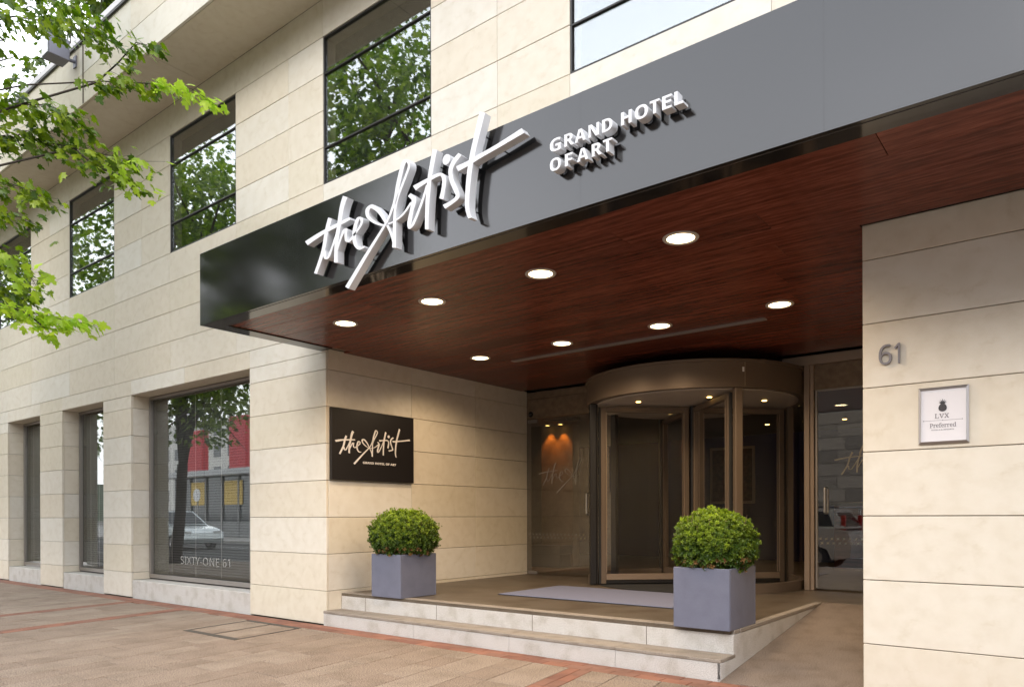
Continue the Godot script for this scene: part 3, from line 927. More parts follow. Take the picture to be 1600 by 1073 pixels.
func side_door(left: bool) -> void:
	var o := V(0.0, 0.0, -3.60)
	var x0 := 0.008 if left else 4.060
	var x1 := 1.42 if left else 5.358
	var t := thing("glass_door", "frameless glass side door with etched script beside the portal wall" if left else "glass side door with steel handle between revolving door and pier", "door", o)
	part(t, "pane", cbox(V(x1 - x0, 2.57 - 0.345, 0.010), 0.001), M.door_glass, V((x0 + x1) * 0.5, (2.57 + 0.345) * 0.5, 0))
	var hx := 1.06 if left else 4.171
	var h := Node3D.new()
	h.name = "handle"
	t.add_child(h, true)
	for s: float in [-1.0, 1.0]:
		var b := MB.new()
		tube(b, [V(hx, 1.475, s * 0.006), V(hx, 1.475, s * 0.045), V(hx, 1.465, s * 0.058), V(hx, 1.20, s * 0.058), V(hx, 1.19, s * 0.045), V(hx, 1.19, s * 0.006)], [0.011, 0.012, 0.014, 0.014, 0.012, 0.011], 12)
		part(h, "grip", b.mesh(), M.steel)
	if left:
		part(t, "patch_fitting", cbox(V(0.16, 0.045, 0.03), 0.003), M.steel_dull, V(0.10, 2.543, 0))
		part(t, "patch_fitting", cbox(V(0.16, 0.045, 0.03), 0.003), M.steel_dull, V(0.10, 0.352, 0))
		var cb := MB.new()
		tube(cb, [V(0.30, 2.545, -0.03), V(0.62, 2.535, -0.12)], [0.009, 0.009], 8)
		part(t, "closer_arm", cb.mesh(), M.black_metal)
		part(t, "closer_body", cbox(V(0.2, 0.05, 0.05), 0.004), M.dark_frame, V(0.72, 2.54, -0.14))
		for k in 8:
			part(t, "etched_stroke", stroke_mesh(k, 0.0008, 0.63, 0.62), M.etched, V(0.218, 1.774, 0.0055 + 0.0004 * k))
		var d := part(t, "etched_dot", dot_mesh(0.009, 0.0008), M.etched, V(0.918, 1.635, 0.0056))
		d.rotation.x = PI / 2
		marks(t, 0.05, 1.02)
	else:
		part(t, "edge_strip", cbox(V(0.022, 2.21, 0.03), 0.002), M.alu, V(4.0715, 1.46, 0))
		part(t, "edge_strip", cbox(V(1.27, 0.018, 0.03), 0.002), M.alu, V(4.72, 2.559, 0))
		for k in 8:
			part(t, "etched_stroke", stroke_mesh(k, 0.0008, 0.63, 0.62), M.etched, V(4.263, 1.774, 0.0055 + 0.0004 * k))
		marks(t, 4.11, 5.3)
	for c in t.get_children():
		if c.name.begins_with("frosted_marks"):
			c.position.z = 0.0058

func entrance_screen() -> void:
	# head panels, posts and lobby behind the doors
	var z := -3.60
	var t := thing("door_surround", "bronze posts and brown head panels beside the revolving door", "door frame", V(0, 0, z))
	var brown := tri_mat(lin(0.235, 0.175, 0.12), 0.5, noise(81, 0.02, Color(0.8, 0.78, 0.75), Color(1, 1, 1), Color(0, 0, 0, 0), 4), V(0.8, 0.8, 0.8))
	bpart(t, "head_panel", V(0.004, 2.580, -0.06), V(1.44, 2.858, 0.012), brown, 0.003)
	bpart(t, "head_panel", V(0.004, 2.862, -0.06), V(1.44, 2.962, 0.004), brown, 0.003)
	bpart(t, "head_panel", V(4.052, 2.572, -0.06), V(5.360, 2.850, 0.012), brown, 0.003)
	bpart(t, "head_panel", V(3.70, 2.853, -0.06), V(5.360, 2.962, 0.03), M.bronze_light, 0.003)
	bpart(t, "head_panel", V(1.441, 2.84, -0.06), V(3.699, 2.962, -0.01), M.black_metal, 0.003)
	bpart(t, "post", V(3.945, 0.327, -0.08), V(4.005, 2.852, 0.045), M.bronze_light, 0.004)
	bpart(t, "post", V(4.006, 0.327, -0.08), V(4.050, 2.852, 0.028), M.bronze_light, 0.004)
	bpart(t, "post", V(1.425, 0.327, -0.05), V(1.50, 2.579, 0.03), M.black_metal, 0.004)
	# dome camera
	var c := thing("dome_camera", "small black dome camera on the brown panel above the side door", "camera", V(0.082, 2.645, -3.585))
	var b := MB.new()
	lathe(b, [Vector2(0.0, 0.042), Vector2(0.016, 0.038), Vector2(0.028, 0.026), Vector2(0.034, 0.010), Vector2(0.036, 0.0)], 20)
	var dm := part(c, "dome", b.mesh(), mat(lin(0.01, 0.01, 0.01), 0.1))
	dm.rotation.x = PI / 2
	var rb := MB.new()
	lathe(rb, [Vector2(0.0, 0.008), Vector2(0.042, 0.008), Vector2(0.042, 0.0)], 20)
	part(c, "mount", rb.mesh(), M.dark_frame, V(0, 0, -0.003)).rotation.x = PI / 2

func lobby() -> void:
	var tan_wall := tri_mat(lin(0.16, 0.115, 0.078), 0.7, noise(82, 0.02, Color(0.85, 0.83, 0.8), Color(1, 1, 1), Color(0, 0, 0, 0), 4), V(0.7, 0.7, 0.7))
	var blue := mat(lin(0.020, 0.022, 0.100), 0.7)
	sbox("lobby_ceiling", V(-3.1, 2.70, -9.0), V(5.36, 2.76, -3.67), mat(lin(0.10, 0.09, 0.08), 0.8))
	sbox("lobby_floor", V(-3.1, 0.20, -9.0), V(0.003, 0.325, -3.76), M.terrazzo)
	sbox("lobby_wall", V(-3.1, 0.325, -5.4), V(-0.905, 2.70, -5.2), mat(lin(0.02, 0.018, 0.017), 0.6))
	sbox("lobby_wall", V(-0.902, 0.325, -5.4), V(-0.26, 2.70, -5.2), tan_wall)
	sbox("lobby_wall", V(-3.1, 0.325, -9.0), V(5.36, 2.70, -8.9), blue)
	sbox("lobby_wall", V(-3.1, 0.325, -8.89), V(-3.0, 2.70, -5.41), blue)
	sbox("lobby_wall", V(-3.1, 0.325, -5.19), V(-3.0, 2.70, -3.77), tan_wall)
	sbox("lobby_wall", V(-2.99, 0.325, -3.90), V(-0.31, 2.70, -3.77), tan_wall)
	sbox("lobby_wall", V(5.26, 0.325, -8.89), V(5.36, 2.70, -3.70), tan_wall)
	# wall washers over the tan wall
	for k in 2:
		var w := thing("wall_washer", "%s of two amber wall lights glowing behind the side door" % ["left", "right"][k], "lamp", V(-0.70 + 0.26 * k, 2.70, -5.10), "amber wall lights in the lobby")
		var b := MB.new()
		lathe(b, [Vector2(0.0, -0.012), Vector2(0.035, -0.012), Vector2(0.038, 0.0)], 16)
		part(w, "lens", b.mesh(), M.small_lens)
		var rb := MB.new()
		lathe(rb, [Vector2(0.039, 0.0), Vector2(0.039, -0.016), Vector2(0.05, -0.014), Vector2(0.05, 0.0)], 20)
		part(w, "trim_ring", rb.mesh(), M.ring)
		var s := SpotLight3D.new()
		s.name = "light"
		s.light_color = Color(1.0, 0.58, 0.20)
		s.light_energy = 0.30
		s.light_size = 0.02
		s.spot_angle = 36.0
		s.spot_angle_attenuation = 0.5
		s.spot_range = 6.0
		s.spot_attenuation = 2.0
		s.shadow_enabled = true
		w.add_child(s)
		s.position = V(0, -0.04, 0)
		s.rotation.x = -PI / 2 + 0.10
	# small ceiling spots deeper in the lobby
	for k in 6:
		var p: Vector3 = [V(1.9, 2.70, -5.4), V(3.1, 2.70, -5.4), V(4.3, 2.70, -5.6), V(0.9, 2.70, -7.4), V(2.2, 2.70, -7.4), V(3.4, 2.70, -7.5)][k]
		var w := thing("lobby_spot", "small ceiling spot in the dim lobby, %s" % ["left of the near three", "middle of the near three", "right of the near three", "left of the far three", "middle of the far three", "right of the far three"][k], "lamp", p, "small lobby ceiling spots")
		var b := MB.new()
		lathe(b, [Vector2(0.0, -0.008), Vector2(0.032, -0.008), Vector2(0.034, 0.0)], 14)
		part(w, "lens", b.mesh(), M.small_lens)
		var s := SpotLight3D.new()
		s.name = "light"
		s.light_color = Color(1.0, 0.82, 0.6)
		s.light_energy = 0.22
		s.light_size = 0.02
		s.spot_angle = 40.0
		s.spot_range = 6.0
		s.spot_attenuation = 2.0
		s.shadow_enabled = true
		w.add_child(s)
		s.position = V(0, -0.03, 0)
		s.rotation.x = -PI / 2
	var a := thing("wall_picture", "dark framed picture hanging on the blue lobby wall", "picture", V(1.0, 1.95, -8.895))
	bpart(a, "frame", V(-0.45, -0.55, 0.0), V(0.45, 0.55, 0.02), M.bronze_light, 0.004)
	bpart(a, "canvas", V(-0.40, -0.5, 0.0205), V(0.40, 0.5, 0.026), tri_mat(lin(0.10, 0.07, 0.06), 0.8, noise(83, 0.02, Color(0.3, 0.2, 0.2), Color(1, 1, 1), Color(0.8, 0.5, 0.4), 3), V(1, 1, 1)), 0.002)
	var d := thing("reception_desk", "dark reception counter standing in the lobby", "desk", V(4.1, 0.325, -7.6))
	bpart(d, "counter", V(-0.8, 0.0, -0.35), V(0.8, 1.0, 0.35), M.wood[1], 0.01)
	bpart(d, "counter_top", V(-0.85, 1.001, -0.4), V(0.85, 1.05, 0.4), M.black_metal, 0.006)
	var st := thing("console_bench", "low dark bench against the lobby wall behind the side door", "bench", V(-0.58, 0.325, -4.99))
	bpart(st, "seat", V(-0.32, 0.22, -0.2), V(0.32, 0.36, 0.18), M.black_metal, 0.01)
	bpart(st, "base", V(-0.30, 0.0, -0.17), V(0.30, 0.219, 0.15), M.black_metal, 0.005)

# ------------------------------------------------------------------ planters and box shrubs
func rosette() -> Mesh:
	# a shoot tip: small oval leaves in whorls
	var b := MB.new()
	for k in 8:
		var a := TAU * k / 8.0 + (0.4 if k % 2 == 0 else 0.0)
		var lift := 0.25 if k % 2 == 0 else 0.95
		var d := V(cos(a) * cos(lift), sin(lift), sin(a) * cos(lift))
		var s := V(-sin(a), 0, cos(a))
		var nr := s.cross(d).normalized()
		if nr.y < 0:
			nr = -nr
		var base := V(0, 0.15 * (k % 2), 0)
		var mid := base + d * 0.55
		var tip := base + d * 1.0 + nr * -0.06
		b.tri(base, mid + s * 0.24 + nr * 0.06, tip, (nr + s * -0.3).normalized())
		b.tri(base, mid - s * 0.24 + nr * 0.06, tip, (nr + s * 0.3).normalized())
	return b.mesh()

func box_shrub(at: Vector3, rx: float, ry: float, rz: float, below: float, label: String, sd: int, dry: float) -> void:
	var t := thing("box_shrub", label, "shrub", at, "clipped box shrubs in planters")
	var r := RandomNumberGenerator.new()
	r.seed = sd
	# stems
	var b := MB.new()
	for k in 46:
		var a := r.randf() * TAU
		var rr := r.randf_range(0.02, 0.16)
		var e := V(cos(a) * rx * 0.92, r.randf_range(0.02, ry * 0.9), sin(a) * rz * 0.92) * V(r.randf_range(0.5, 1.0), 1, r.randf_range(0.5, 1.0))
		var s := V(cos(a) * rr, -below - 0.02, sin(a) * rr)
		var m := s.lerp(e, 0.5) + V(cos(a), 0.1, sin(a)) * 0.04
		tube(b, [s, m, e], [0.006, 0.004, 0.0015], 5, false)
	part(t, "stem", b.mesh(), mat(lin(0.16, 0.10, 0.06), 0.9))
	var mesh: Mesh = cache.get("rosette") if cache.has("rosette") else rosette()
	cache["rosette"] = mesh
	var xf: Array[Transform3D] = []
	var cols: Array[Color] = []
	var f := FastNoiseLite.new()
	f.seed = sd
	f.frequency = 2.4
	for k in 7000:
		var d := V(r.randfn(), r.randfn(), r.randfn()).normalized()
		if d.y < -0.75:
			continue
		var lump := 0.97 + 0.20 * f.get_noise_3dv(d * 0.9) + 0.13 * f.get_noise_3dv(d * 2.6 + V(5, 5, 5))
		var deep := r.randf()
		var rad := lump * (1.0 - 0.40 * deep * deep) + (r.randf() * 0.10 if r.randf() < 0.10 else 0.0)
		var flat := -0.07 * pow(maxf(d.y, 0.0), 4.0)
		var p := V(d.x * rx, d.y * ry, d.z * rz) * (rad + flat)
		if p.y < -below:
			p.y = -below + r.randf() * 0.05
		var size := r.randf_range(0.016, 0.027)
		var dirn := (d + V(r.randfn(), r.randfn() + 0.6, r.randfn()) * 0.42).normalized()
		var ax := V(0, 1, 0).cross(dirn)
		var bs := Basis(ax.normalized(), acos(clampf(dirn.y, -1, 1))) if ax.length() > 0.01 else Basis.IDENTITY
		bs = bs * Basis(V(0, 1, 0), r.randf() * TAU)
		xf.append(Transform3D(bs.scaled(Vector3.ONE * size), p))
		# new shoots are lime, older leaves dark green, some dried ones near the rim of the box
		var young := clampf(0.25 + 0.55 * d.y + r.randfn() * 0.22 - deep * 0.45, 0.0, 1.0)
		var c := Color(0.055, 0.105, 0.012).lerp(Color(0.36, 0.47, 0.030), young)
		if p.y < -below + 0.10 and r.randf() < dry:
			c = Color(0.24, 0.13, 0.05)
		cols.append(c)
	var mm := MultiMesh.new()
	mm.transform_format = MultiMesh.TRANSFORM_3D
	mm.use_colors = true
	mm.mesh = mesh
	mm.instance_count = xf.size()
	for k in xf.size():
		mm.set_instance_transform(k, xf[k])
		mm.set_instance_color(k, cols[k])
	var o := MultiMeshInstance3D.new()
	o.name = "foliage"
	o.multimesh = mm
	o.material_override = M.box_leaf
	t.add_child(o, true)
	o.set_meta("kind", "stuff")

func planter(lo: Vector3, hi: Vector3, label: String) -> void:
	var c := V((lo.x + hi.x) * 0.5, lo.y, (lo.z + hi.z) * 0.5)
	var t := thing("planter_box", label, "planter", c, "square blue grey planters")
	var s := hi - lo
	var w := 0.018
	bpart(t, "side_panel", V(-s.x / 2, 0.0, s.z / 2 - w), V(s.x / 2, s.y, s.z / 2), M.planter, 0.004)
	bpart(t, "side_panel", V(-s.x / 2, 0.0, -s.z / 2), V(s.x / 2, s.y, -s.z / 2 + w), M.planter, 0.004)
	bpart(t, "side_panel", V(-s.x / 2, 0.0, -s.z / 2 + w + 0.0005), V(-s.x / 2 + w, s.y, s.z / 2 - w - 0.0005), M.planter, 0.004)
	bpart(t, "side_panel", V(s.x / 2 - w, 0.0, -s.z / 2 + w + 0.0005), V(s.x / 2, s.y, s.z / 2 - w - 0.0005), M.planter, 0.004)
	bpart(t, "soil", V(-s.x / 2 + w + 0.001, 0.02, -s.z / 2 + w + 0.001), V(s.x / 2 - w - 0.001, s.y - 0.05, s.z / 2 - w - 0.001), M.soil, 0.004)

# ------------------------------------------------------------------ pavement
const SKEW := 0.16

func skew_tile(w: float, l: float) -> Mesh:
	var key := "tile%.3f_%.3f" % [w, l]
	if cache.has(key):
		return cache[key]
	var b := MB.new()
	var g := 0.0032
	var ch := 0.003
	var a := []
	for q in [[0, 0], [1, 0], [1, 1], [0, 1]]:
		a.append([q[0], q[1]])
	var at := func(u: float, v: float, ins: float, y: float) -> Vector3:
		var zz := lerpf(g + ins, l - g - ins, v)
		return V(lerpf(g + ins, w - g - ins, u) + SKEW * zz, y, zz)
	var top := []
	var rim := []
	var low := []
	for q in a:
		top.append(at.call(float(q[0]), float(q[1]), ch, 0.0))
		rim.append(at.call(float(q[0]), float(q[1]), 0.0, -ch))
		low.append(at.call(float(q[0]), float(q[1]), 0.0, -0.03))
	b.quad(top[0], top[1], top[2], top[3], V(0, 1, 0))
	for k in 4:
		var j := (k + 1) % 4
		var e: Vector3 = rim[j] - rim[k]
		var nr := V(e.z, 0, -e.x).normalized()
		var c: Vector3 = (rim[0] + rim[2]) * 0.5
		if nr.dot(rim[k] - c) < 0:
			nr = -nr
		b.quad(top[k], top[j], rim[j], rim[k], (nr + V(0, 1, 0)).normalized())
		b.quad(rim[k], rim[j], low[j], low[k], nr)
	cache[key] = b.mesh()
	return cache[key]

func pavement() -> void:
	var p := Node3D.new()
	p.name = "pavement"
	add_child(p)
	p.set_meta("kind", "structure")
	bpart(p, "bedding", V(-40.0, -0.16, -0.3), V(30.0, -0.014, 5.25), M.mortar, 0.001)
	# red brick border along the foot of the wall
	var far := MB.new()
	var bw := 0.205
	var x := -12.0
	while x < 6.4:
		for r in 2:
			var z0 := 0.052 + 0.114 * r
			var sx := x + (bw * 0.5 if r == 1 else 0.0)
			part(p, "brick", cbox(V(bw - 0.005, 0.04, 0.109), 0.003), M.brick[rng.randi_range(0, 3)], V(sx + bw * 0.5, -0.020 + rng.randf_range(-0.001, 0.001), z0 + 0.057))
		x += bw
	# brick bands across the pavement
	for s0: float in [3.29, -2.73, -4.10]:
		var z := 0.284
		while z < 3.5:
			for r in 2:
				part(p, "brick", skew_tile(0.10, 0.205), M.brick[rng.randi_range(0, 3)], V(s0 + 0.10 * r + SKEW * z, rng.randf_range(-0.001, 0.001), z + (0.0 if r == 0 else 0.0)))
			z += 0.205
	# granite-finish pavers in alternating wide and narrow strips
	var runs := []
	for k in 10:
		runs.append(3.29 - 0.58 * (k + 1))
	for k in 2:
		runs.append(-2.73 - 0.585 * (k + 1))
	for k in 14:
		runs.append(-4.10 - 0.58 * (k + 1))
	for k in 6:
		runs.append(3.49 + 0.58 * k)
	var rest := []
	for a: float in runs:
		for n in 2:
			var w: float = [0.235, 0.345][n]
			var l: float = [0.40, 0.80][n]
			var xx: float = a + (0.0 if n == 0 else 0.235)
			var z := 0.284 - rng.randf() * l
			while z < 5.2:
				var z0 := maxf(z, 0.284)
				var ln := minf(z + l, 5.2) - z0
				if ln > 0.04:
					var xm := xx + SKEW * (z0 + ln * 0.5)
					var zc := z0 + ln * 0.5
					# in sight of the lens, with a margin; what lies further out is joined
					var near := zc < 3.7 and xm < 5.2 and xm > -10.5 + 3.0 * maxf(zc - 0.3, 0.0) and 0.619 * (6.5 - xm) + 0.785 * (5.0 - zc) > 4.4
					var tone: int = [0, 1, 2, 3, 4, 0, 1][rng.randi_range(0, 6)]
					if n == 0 and rng.randf() < 0.4:
						tone = 1
					if near:
						part(p, "paver", skew_tile(w, snappedf(ln, 0.01)), M.paver[tone], V(xx + SKEW * z0, rng.randf_range(-0.0012, 0.0012), z0))
					else:
						rest.append([V(xx + SKEW * z0, 0, z0), w, snappedf(ln, 0.01)])
				z += l
	var b := MB.new()
	for q in rest:
		var m: ArrayMesh = skew_tile(q[1], q[2])
		var arr := m.surface_get_arrays(0)
		for v: Vector3 in arr[Mesh.ARRAY_VERTEX]:
			b.v.append(v + q[0])
		b.n.append_array(arr[Mesh.ARRAY_NORMAL])
	part(p, "outer_pavers", b.mesh(), M.paver[0]).set_meta("kind", "stuff")
	# cellar hatch let into the paving
	var h := thing("floor_hatch", "flush paved access hatch with dark steel frame in the pavement", "hatch", V(-0.52, 0.0, 0.72))
	var z0 := 0.31
	var z1 := 1.165
	var xa := -1.02
	var xb := -0.065
	var flat := func(p0: Vector2, p1: Vector2, p2: Vector2, p3: Vector2) -> Mesh:
		var q := MB.new()
		var o := V(-0.52, 0, 0.72)
		var y := 0.004
		var e := [p0, p1, p2, p3]
		var c3 := []
		for v: Vector2 in e:
			c3.append(V(v.x + SKEW * v.y, y, v.y) - o)
		q.quad(c3[0], c3[1], c3[2], c3[3], V(0, 1, 0))
		for k in 4:
			var j := (k + 1) % 4
			q.quad(c3[k], c3[j], c3[j] - V(0, 0.02, 0), c3[k] - V(0, 0.02, 0), V(0, 0, 1))
		return q.mesh()
	var dark := tri_mat(lin(0.075, 0.062, 0.048), 0.8, M.mortar.albedo_texture, V(2, 2, 2))
	part(h, "frame_bar", flat.call(Vector2(xa, z1 - 0.075), Vector2(xb, z1 - 0.075), Vector2(xb, z1), Vector2(xa, z1)), dark)
	part(h, "frame_bar", flat.call(Vector2(xa, z0), Vector2(xb, z0), Vector2(xb, z0 + 0.06), Vector2(xa, z0 + 0.06)), dark)
	for xx: float in [xa, (xa + xb) * 0.5 - 0.02, xb - 0.016]:
		part(h, "frame_bar", flat.call(Vector2(xx, z0 + 0.0605), Vector2(xx + 0.014, z0 + 0.0605), Vector2(xx + 0.014, z1 - 0.0755), Vector2(xx, z1 - 0.0755)), M.black_metal)

# ------------------------------------------------------------------ trees
func maple_leaf() -> Mesh:
	# five pointed lobes, lightly folded along the midrib; about one unit long
	var half := [Vector2(0, 0), Vector2(0.10, -0.04), Vector2(0.34, -0.10), Vector2(0.28, 0.08), Vector2(0.56, 0.26), Vector2(0.40, 0.34), Vector2(0.46, 0.56), Vector2(0.26, 0.50), Vector2(0.17, 0.58), Vector2(0.20, 0.78), Vector2(0.0, 1.0)]
	var b := MB.new()
	for s: float in [-1.0, 1.0]:
		var pts := []
		for h: Vector2 in half:
			pts.append(V(h.x * s, -absf(h.x) * 0.28 - h.y * h.y * 0.16, h.y))
		var spine := V(0, -0.02, 0.35)
		for k in pts.size() - 1:
			var n: Vector3 = (pts[k] - spine).cross(pts[k + 1] - spine)
			n = n.normalized()
			if n.y < 0:
				n = -n
			b.tri(spine, pts[k], pts[k + 1], n)
	return b.mesh()

func leaf_basis(r: RandomNumberGenerator, size: float, heading: float) -> Basis:
	# tip droops outwards
	var tilt := r.randf_range(0.15, 1.25)
	var b := Basis(V(0, 1, 0), heading + r.randfn() * 0.8) * Basis(V(1, 0, 0), tilt) * Basis(V(0, 0, 1), r.randfn() * 0.45)
	return b.scaled(Vector3.ONE * size)

func leaf_color(r: RandomNumberGenerator) -> Color:
	var c := Color(0.130, 0.205, 0.010).lerp(Color(0.310, 0.380, 0.017), r.randf())
	if r.randf() < 0.25:
		c = c.lerp(Color(0.035, 0.085, 0.010), 0.75)
	return c

func put_leaves(t: Node3D, xf: Array, cols: Array, m: Mesh, mt: Material) -> void:
	var mm := MultiMesh.new()
	mm.transform_format = MultiMesh.TRANSFORM_3D
	mm.use_colors = true
	mm.mesh = m
	mm.instance_count = xf.size()
	for k in xf.size():
		mm.set_instance_transform(k, xf[k])
		mm.set_instance_color(k, cols[k])
	var o := MultiMeshInstance3D.new()
	o.name = "foliage"
	o.multimesh = mm
	o.material_override = mt
	t.add_child(o, true)
	o.set_meta("kind", "stuff")

func limb(b: MB, a: Vector3, e: Vector3, r0: float, r1: float, sag: float, r: RandomNumberGenerator) -> Array:
	var pts := []
	var rad := []
	for k in 6:
		var f := k / 5.0
		pts.append(a.lerp(e, f) + V(r.randfn() * 0.04, sin(f * PI) * sag, r.randfn() * 0.04) * (1.0 if k > 0 and k < 5 else 0.0))
		rad.append(lerpf(r0, r1, f))
	tube(b, pts, rad, 7, false)
	return pts

func street_tree(at: Vector3, label: String, sd: int, lobes: Array, leaves: int, sprays: Array, lean := Vector3.ZERO, tone := 1.0, size := 0.125, named := "maple_tree") -> void:
	var t := thing(named, label, "tree", at, "trees along the street")
	var r := RandomNumberGenerator.new()
	r.seed = sd
	var fork := V(0, 2.5, 0) + lean
	var b := MB.new()
	tube(b, [V(0, -0.15, 0), V(0.0, 0.15, 0), fork * 0.5 + V(0.03, 0, 0.02), fork], [0.20, 0.155, 0.13, 0.125], 12, false)
	part(t, "trunk", b.mesh(), M.bark)
	var lm := MB.new()
	var xf: Array = []
	var cols: Array = []
	var noise3 := FastNoiseLite.new()
	noise3.seed = sd
	noise3.frequency = 0.55
	var total := 0.0
	for l in lobes:
		total += l[1].x * l[1].y * l[1].z
	for l in lobes:
		var c: Vector3 = l[0]
		var s: Vector3 = l[1]
		var pts := limb(lm, fork - V(0, 0.2, 0), c, 0.085, 0.022, 0.35, r)
		for q in 5:
			var e := c + V(r.randfn() * s.x, r.randfn() * s.y, r.randfn() * s.z) * 0.55
			limb(lm, pts[3 + q % 3], e, 0.03, 0.006, 0.12, r)
		var count := int(leaves * s.x * s.y * s.z / total)
		var made := 0
		var tries := 0
		while made < count and tries < count * 8:
			tries += 1
			var d := V(r.randfn(), r.randfn(), r.randfn()).normalized() * pow(r.randf(), 0.42)
			var p := c + d * s
			# leaves sit in clumps with gaps between them
			if noise3.get_noise_3dv((p + at) * 1.6) < 0.02:
				continue
			made += 1
			xf.append(Transform3D(leaf_basis(r, size * r.randf_range(0.75, 1.25), atan2(d.x, d.z)), p))
			cols.append(leaf_color(r) * tone)
	# long leafy sprays reaching out of the crown
	var near := []
	for sp in sprays:
		var pts: Array = []
		for q: Vector3 in sp[0]:
			pts.append(q - at)
		var start: Vector3 = pts[0]
		limb(lm, fork + V(0, clampf((start.y - fork.y) * 0.5, -0.2, 2.5), 0), start, 0.016, 0.010, 0.1, r)
		var rad := []
		for k in pts.size():
			rad.append(lerpf(0.009, 0.0022, float(k) / (pts.size() - 1)))
		tube(lm, pts, rad, 6, false)
		var from: float = sp[1]
		var dens: float = sp[2]
		var spread: float = sp[3]
		for k in pts.size() - 1:
			var a: Vector3 = pts[k]
			var e: Vector3 = pts[k + 1]
			var n := int(a.distance_to(e) * dens)
			for q in n:
				var f := (q + r.randf()) / n
				var along := (k + f) / (pts.size() - 1)
				if along < from:
					continue
				var o := V(r.randfn(), r.randfn() * 0.45 - 0.25, r.randfn()) * spread * (1.0 - 0.35 * along)
				var p := a.lerp(e, f) + o
				var dirn := (e - a).normalized()
				var tr := Transform3D(leaf_basis(r, r.randf_range(0.062, 0.112), atan2(dirn.x, dirn.z) + clampf(o.x * 2.0, -1, 1)), p)
				near.append([tr, leaf_color(r) * tone])
				if r.randf() < 0.22:
					tube(lm, [a.lerp(e, f * 0.9), p], [0.0022, 0.0012], 4, false)
	part(t, "limbs", lm.mesh(), M.bark)
	var lmesh: Mesh = cache.get("leaf") if cache.has("leaf") else maple_leaf()
	cache["leaf"] = lmesh
	# the leaves that show largest are parts of their own, the rest one mass
	if near.size() > 0:
		near.sort_custom(func(p, q): return (p[0].origin + at).distance_to(V(6.5, 1.2, 5.0)) - 2.0 * p[0].basis.x.length() < (q[0].origin + at).distance_to(V(6.5, 1.2, 5.0)) - 2.0 * q[0].basis.x.length())
		var tints := []
		for k in 6:
			var m: StandardMaterial3D = M.leaf.duplicate()
			m.vertex_color_use_as_albedo = false
			m.albedo_color = leaf_color(r).linear_to_srgb()
			tints.append(m)
		for k in near.size():
			if k < 300:
				var o := part(t, "leaf", lmesh, tints[k % 6])
				o.transform = near[k][0]
			else:
				xf.append(near[k][0])
				cols.append(near[k][1])
	put_leaves(t, xf, cols, lmesh, M.leaf)

